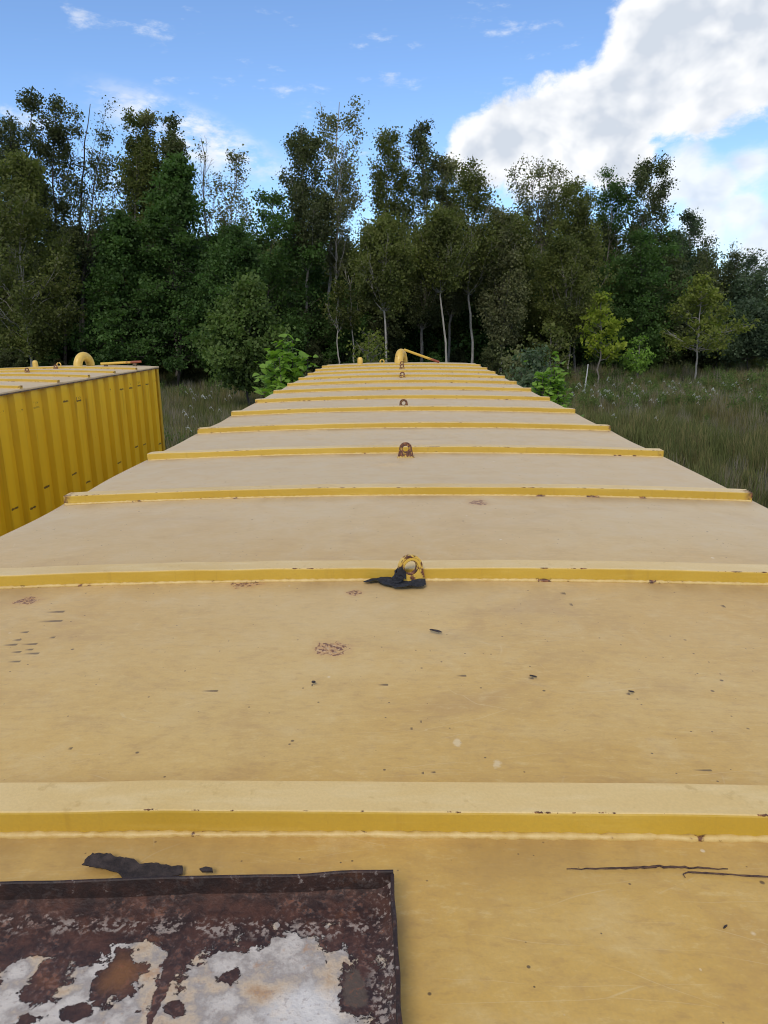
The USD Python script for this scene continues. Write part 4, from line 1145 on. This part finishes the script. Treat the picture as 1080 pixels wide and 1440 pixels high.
def blades(n, h, spread, w, rng, droop=0.4):
    parts = []
    a = rng.uniform(0, 6.28, n); r_ = spread * np.sqrt(rng.uniform(0, 1, n)); b = rng.uniform(0, 6.28, n); hh = h * rng.uniform(0.55, 1.15, n); dr = droop * rng.uniform(0.1, 1.0, n) * hh
    base = np.stack([r_ * np.cos(a), r_ * np.sin(a), np.zeros(n)], -1); d = np.stack([np.cos(b), np.sin(b), np.zeros(n)], -1); sd = np.stack([-np.sin(b), np.cos(b), np.zeros(n)], -1)
    pts = []
    for q, ww in ((0, 0.8), (0.45, 1.0), (0.8, 0.65)):
        c_ = base + d * (dr * q ** 2)[:, None] + np.array([0, 0, 1.0]) * (hh * (q - 0.12 * q ** 3))[:, None]
        pts += [c_ - sd * w * ww * 0.5, c_ + sd * w * ww * 0.5]
    pts.append(base + d * dr[:, None] + np.array([0, 0, 1.0]) * (hh * 0.88)[:, None])
    v = np.stack(pts, 1).reshape(-1, 3); k = np.arange(n)[:, None] * 7
    return v, np.vstack([k + t for t in ([0, 1, 3], [0, 3, 2], [2, 3, 5], [2, 5, 4], [4, 5, 6])])


rng = np.random.default_rng(5)
GM = [grass_material('grass_green', (0.095, 0.108, 0.036), (0.165, 0.168, 0.064)), grass_material('grass_olive', (0.150, 0.134, 0.054), (0.235, 0.205, 0.095)),
      grass_material('grass_grey', (0.19, 0.165, 0.115), (0.28, 0.245, 0.18)), grass_material('weed_green', (0.080, 0.118, 0.032), (0.145, 0.19, 0.056))]
gi = UsdGeom.PointInstancer.Define(stage, '/World/meadow_grass')
tag(gi.GetPrim(), 'tall wild grass and weeds of the meadow around the tanks', 'grass', kind='stuff')
paths = []
specs = [(0, 46, 0.85, 0.016, 0.5), (1, 40, 0.80, 0.014, 0.45), (2, 30, 1.05, 0.010, 0.30), (3, 0, 0.9, 0, 0)]
for k, (mi, n_, h, w, dr) in enumerate(specs):
    if n_:
        me = blades(n_, h, 0.34, w, rng, dr)
    else:
        parts = []
        for q in range(6):
            a, r_ = rng.uniform(0, 6.28), rng.uniform(0, 0.25); hh = rng.uniform(0.6, 1.0)
            z = rng.uniform(0.25, 1.0, 26) * hh
            cen = np.stack([r_ * math.cos(a) + rng.normal(0, 0.05, 26), r_ * math.sin(a) + rng.normal(0, 0.05, 26), z], -1)
            parts.append(leaves(cen, 0.085, rng, 0.5, 0.45)); parts.append(tube([[r_ * math.cos(a), r_ * math.sin(a), 0], [r_ * math.cos(a), r_ * math.sin(a), hh]], 0.005, 3, cap=False))
        me = cat(parts)
    pr = obj(f'tuft_{k:03d}', me, GM[mi], gi.GetPrim()); paths.append(pr.GetPath()); TRI[0] += len(me[1])
gi.CreatePrototypesRel().SetTargets(paths)


def scatter(n_, xr, yr, smin, smax, weights, seed):
    rg = np.random.default_rng(seed)
    x = rg.uniform(*xr, n_); y = rg.uniform(*yr, n_)
    keep = ~((np.abs(x) < 1.42) & (y < 13.3)) & ~((np.abs(x - NEIGH) < 1.42) & (y < 13.3))
    # keep to a generous wedge in front of the viewer
    keep &= np.abs(x) < 6 + y * 0.75
    x, y = x[keep], y[keep]
    f1 = meshkit.noise(np.stack([x * 0.16, y * 0.16, x * 0], -1), 31); f2 = meshkit.noise(np.stack([x * 0.4, y * 0.25, x * 0], -1), 32)
    u = rg.uniform(0, 1, len(x)) * 0.55 + f1 * 0.45
    cw = np.cumsum(weights) / np.sum(weights)
    cw = cw * 0.8 + 0.1
    i_ = np.clip(np.searchsorted(cw[:-1], u), 0, len(weights) - 1)
    s_ = rg.uniform(smin, smax, len(x)) * (0.65 + 0.7 * f2)
    return x, y, i_, s_


A = [scatter(15000, (-32, 34), (2, 32), 0.7, 1.1, (0.36, 0.26, 0.16, 0.22), 1), scatter(13000, (-45, 50), (30, 64), 0.8, 1.2, (0.36, 0.30, 0.16, 0.18), 2)]
x, y, i_, s_ = (np.concatenate([a[k] for a in A]) for k in range(4))
rg = np.random.default_rng(8); th = rg.uniform(0, 6.28, len(x))
gz = 0.25 * (meshkit.noise(np.stack([x * 0.05, y * 0.05, x * 0], -1), 3) - 0.5) * (np.hypot(x, y - 6) > 16) - 0.05
gi.CreatePositionsAttr(Vt.Vec3fArray.FromNumpy(np.stack([x, y, gz], -1).astype(np.float32)))
gi.CreateProtoIndicesAttr(Vt.IntArray.FromNumpy(i_.astype(np.int32)))
gi.CreateScalesAttr(Vt.Vec3fArray.FromNumpy(np.stack([s_, s_, s_], -1).astype(np.float32)))
gi.CreateOrientationsAttr(Vt.QuathArray([Gf.Quath(float(math.cos(t / 2)), 0, 0, float(math.sin(t / 2))) for t in th]))

# white wild flowers: flat heads on thin stalks
fi = UsdGeom.PointInstancer.Define(stage, '/World/wild_flowers')
tag(fi.GetPrim(), 'small white wild flowers sprinkled through the meadow', 'wild flowers', kind='stuff')
white = simple('flower_white', (0.32, 0.33, 0.29), (0.50, 0.50, 0.46), 20.0, 0.8)
parts = []
for q in range(9):
    a = rng.uniform(0, 6.28); r_ = 0.055 * math.sqrt(rng.uniform()); d = trimesh.creation.icosphere(1, 0.011); d.apply_scale([1, 1, 0.6])
    parts.append((np.array(d.vertices) + [r_ * math.cos(a), r_ * math.sin(a), 0.95 - r_ * 1.2 + rng.normal(0, 0.03)], np.array(d.faces)))
fh = obj('flower_head', cat(parts), white, fi.GetPrim()); fi.CreatePrototypesRel().SetTargets([fh.GetPath()])
fx, fy, fs = [], [], []
for px, py, spx, spy, n_ in [(900, 545, 80, 6, 26), (1010, 540, 50, 7, 22), (840, 548, 18, 8, 14), (860, 575, 30, 12, 5), (290, 560, 25, 8, 9), (320, 552, 25, 5, 10), (960, 550, 60, 6, 14), (258, 585, 10, 10, 3)]:
    for q in range(n_):
        p = down(px + rng.normal(0, spx), py + rng.normal(0, spy), 1.0)
        if abs(p[0]) < 1.5 and p[1] < 13.4:
            continue
        fx.append(p[0]); fy.append(p[1]); fs.append(rng.uniform(0.85, 1.25))
fi.CreatePositionsAttr(Vt.Vec3fArray([Gf.Vec3f(float(a), float(b), -0.05) for a, b in zip(fx, fy)]))
fi.CreateProtoIndicesAttr(Vt.IntArray([0] * len(fx))); fi.CreateScalesAttr(Vt.Vec3fArray([Gf.Vec3f(s_, s_, s_) for s_ in fs]))

base = down(823, 541, 0.55); tp = at(827, 512, base[1])
pts = np.array([[base[0] - 0.02, base[1], -0.05], [base[0], base[1], base[2]], [tp[0], tp[1], tp[2]]])
tag(obj('white_stake', tube(np.vstack([pts[0], (pts[0] + pts[1]) / 2, pts[1], (pts[1] + pts[2]) / 2 + [0.012, 0, 0], pts[2]]), [0.034, 0.033, 0.031, 0.029, 0.026], 8), M['stake'], smooth=40), 'thin bleached white stake standing in the meadow below the lime sapling', 'stake')
print('triangles in plants', TRI[0])
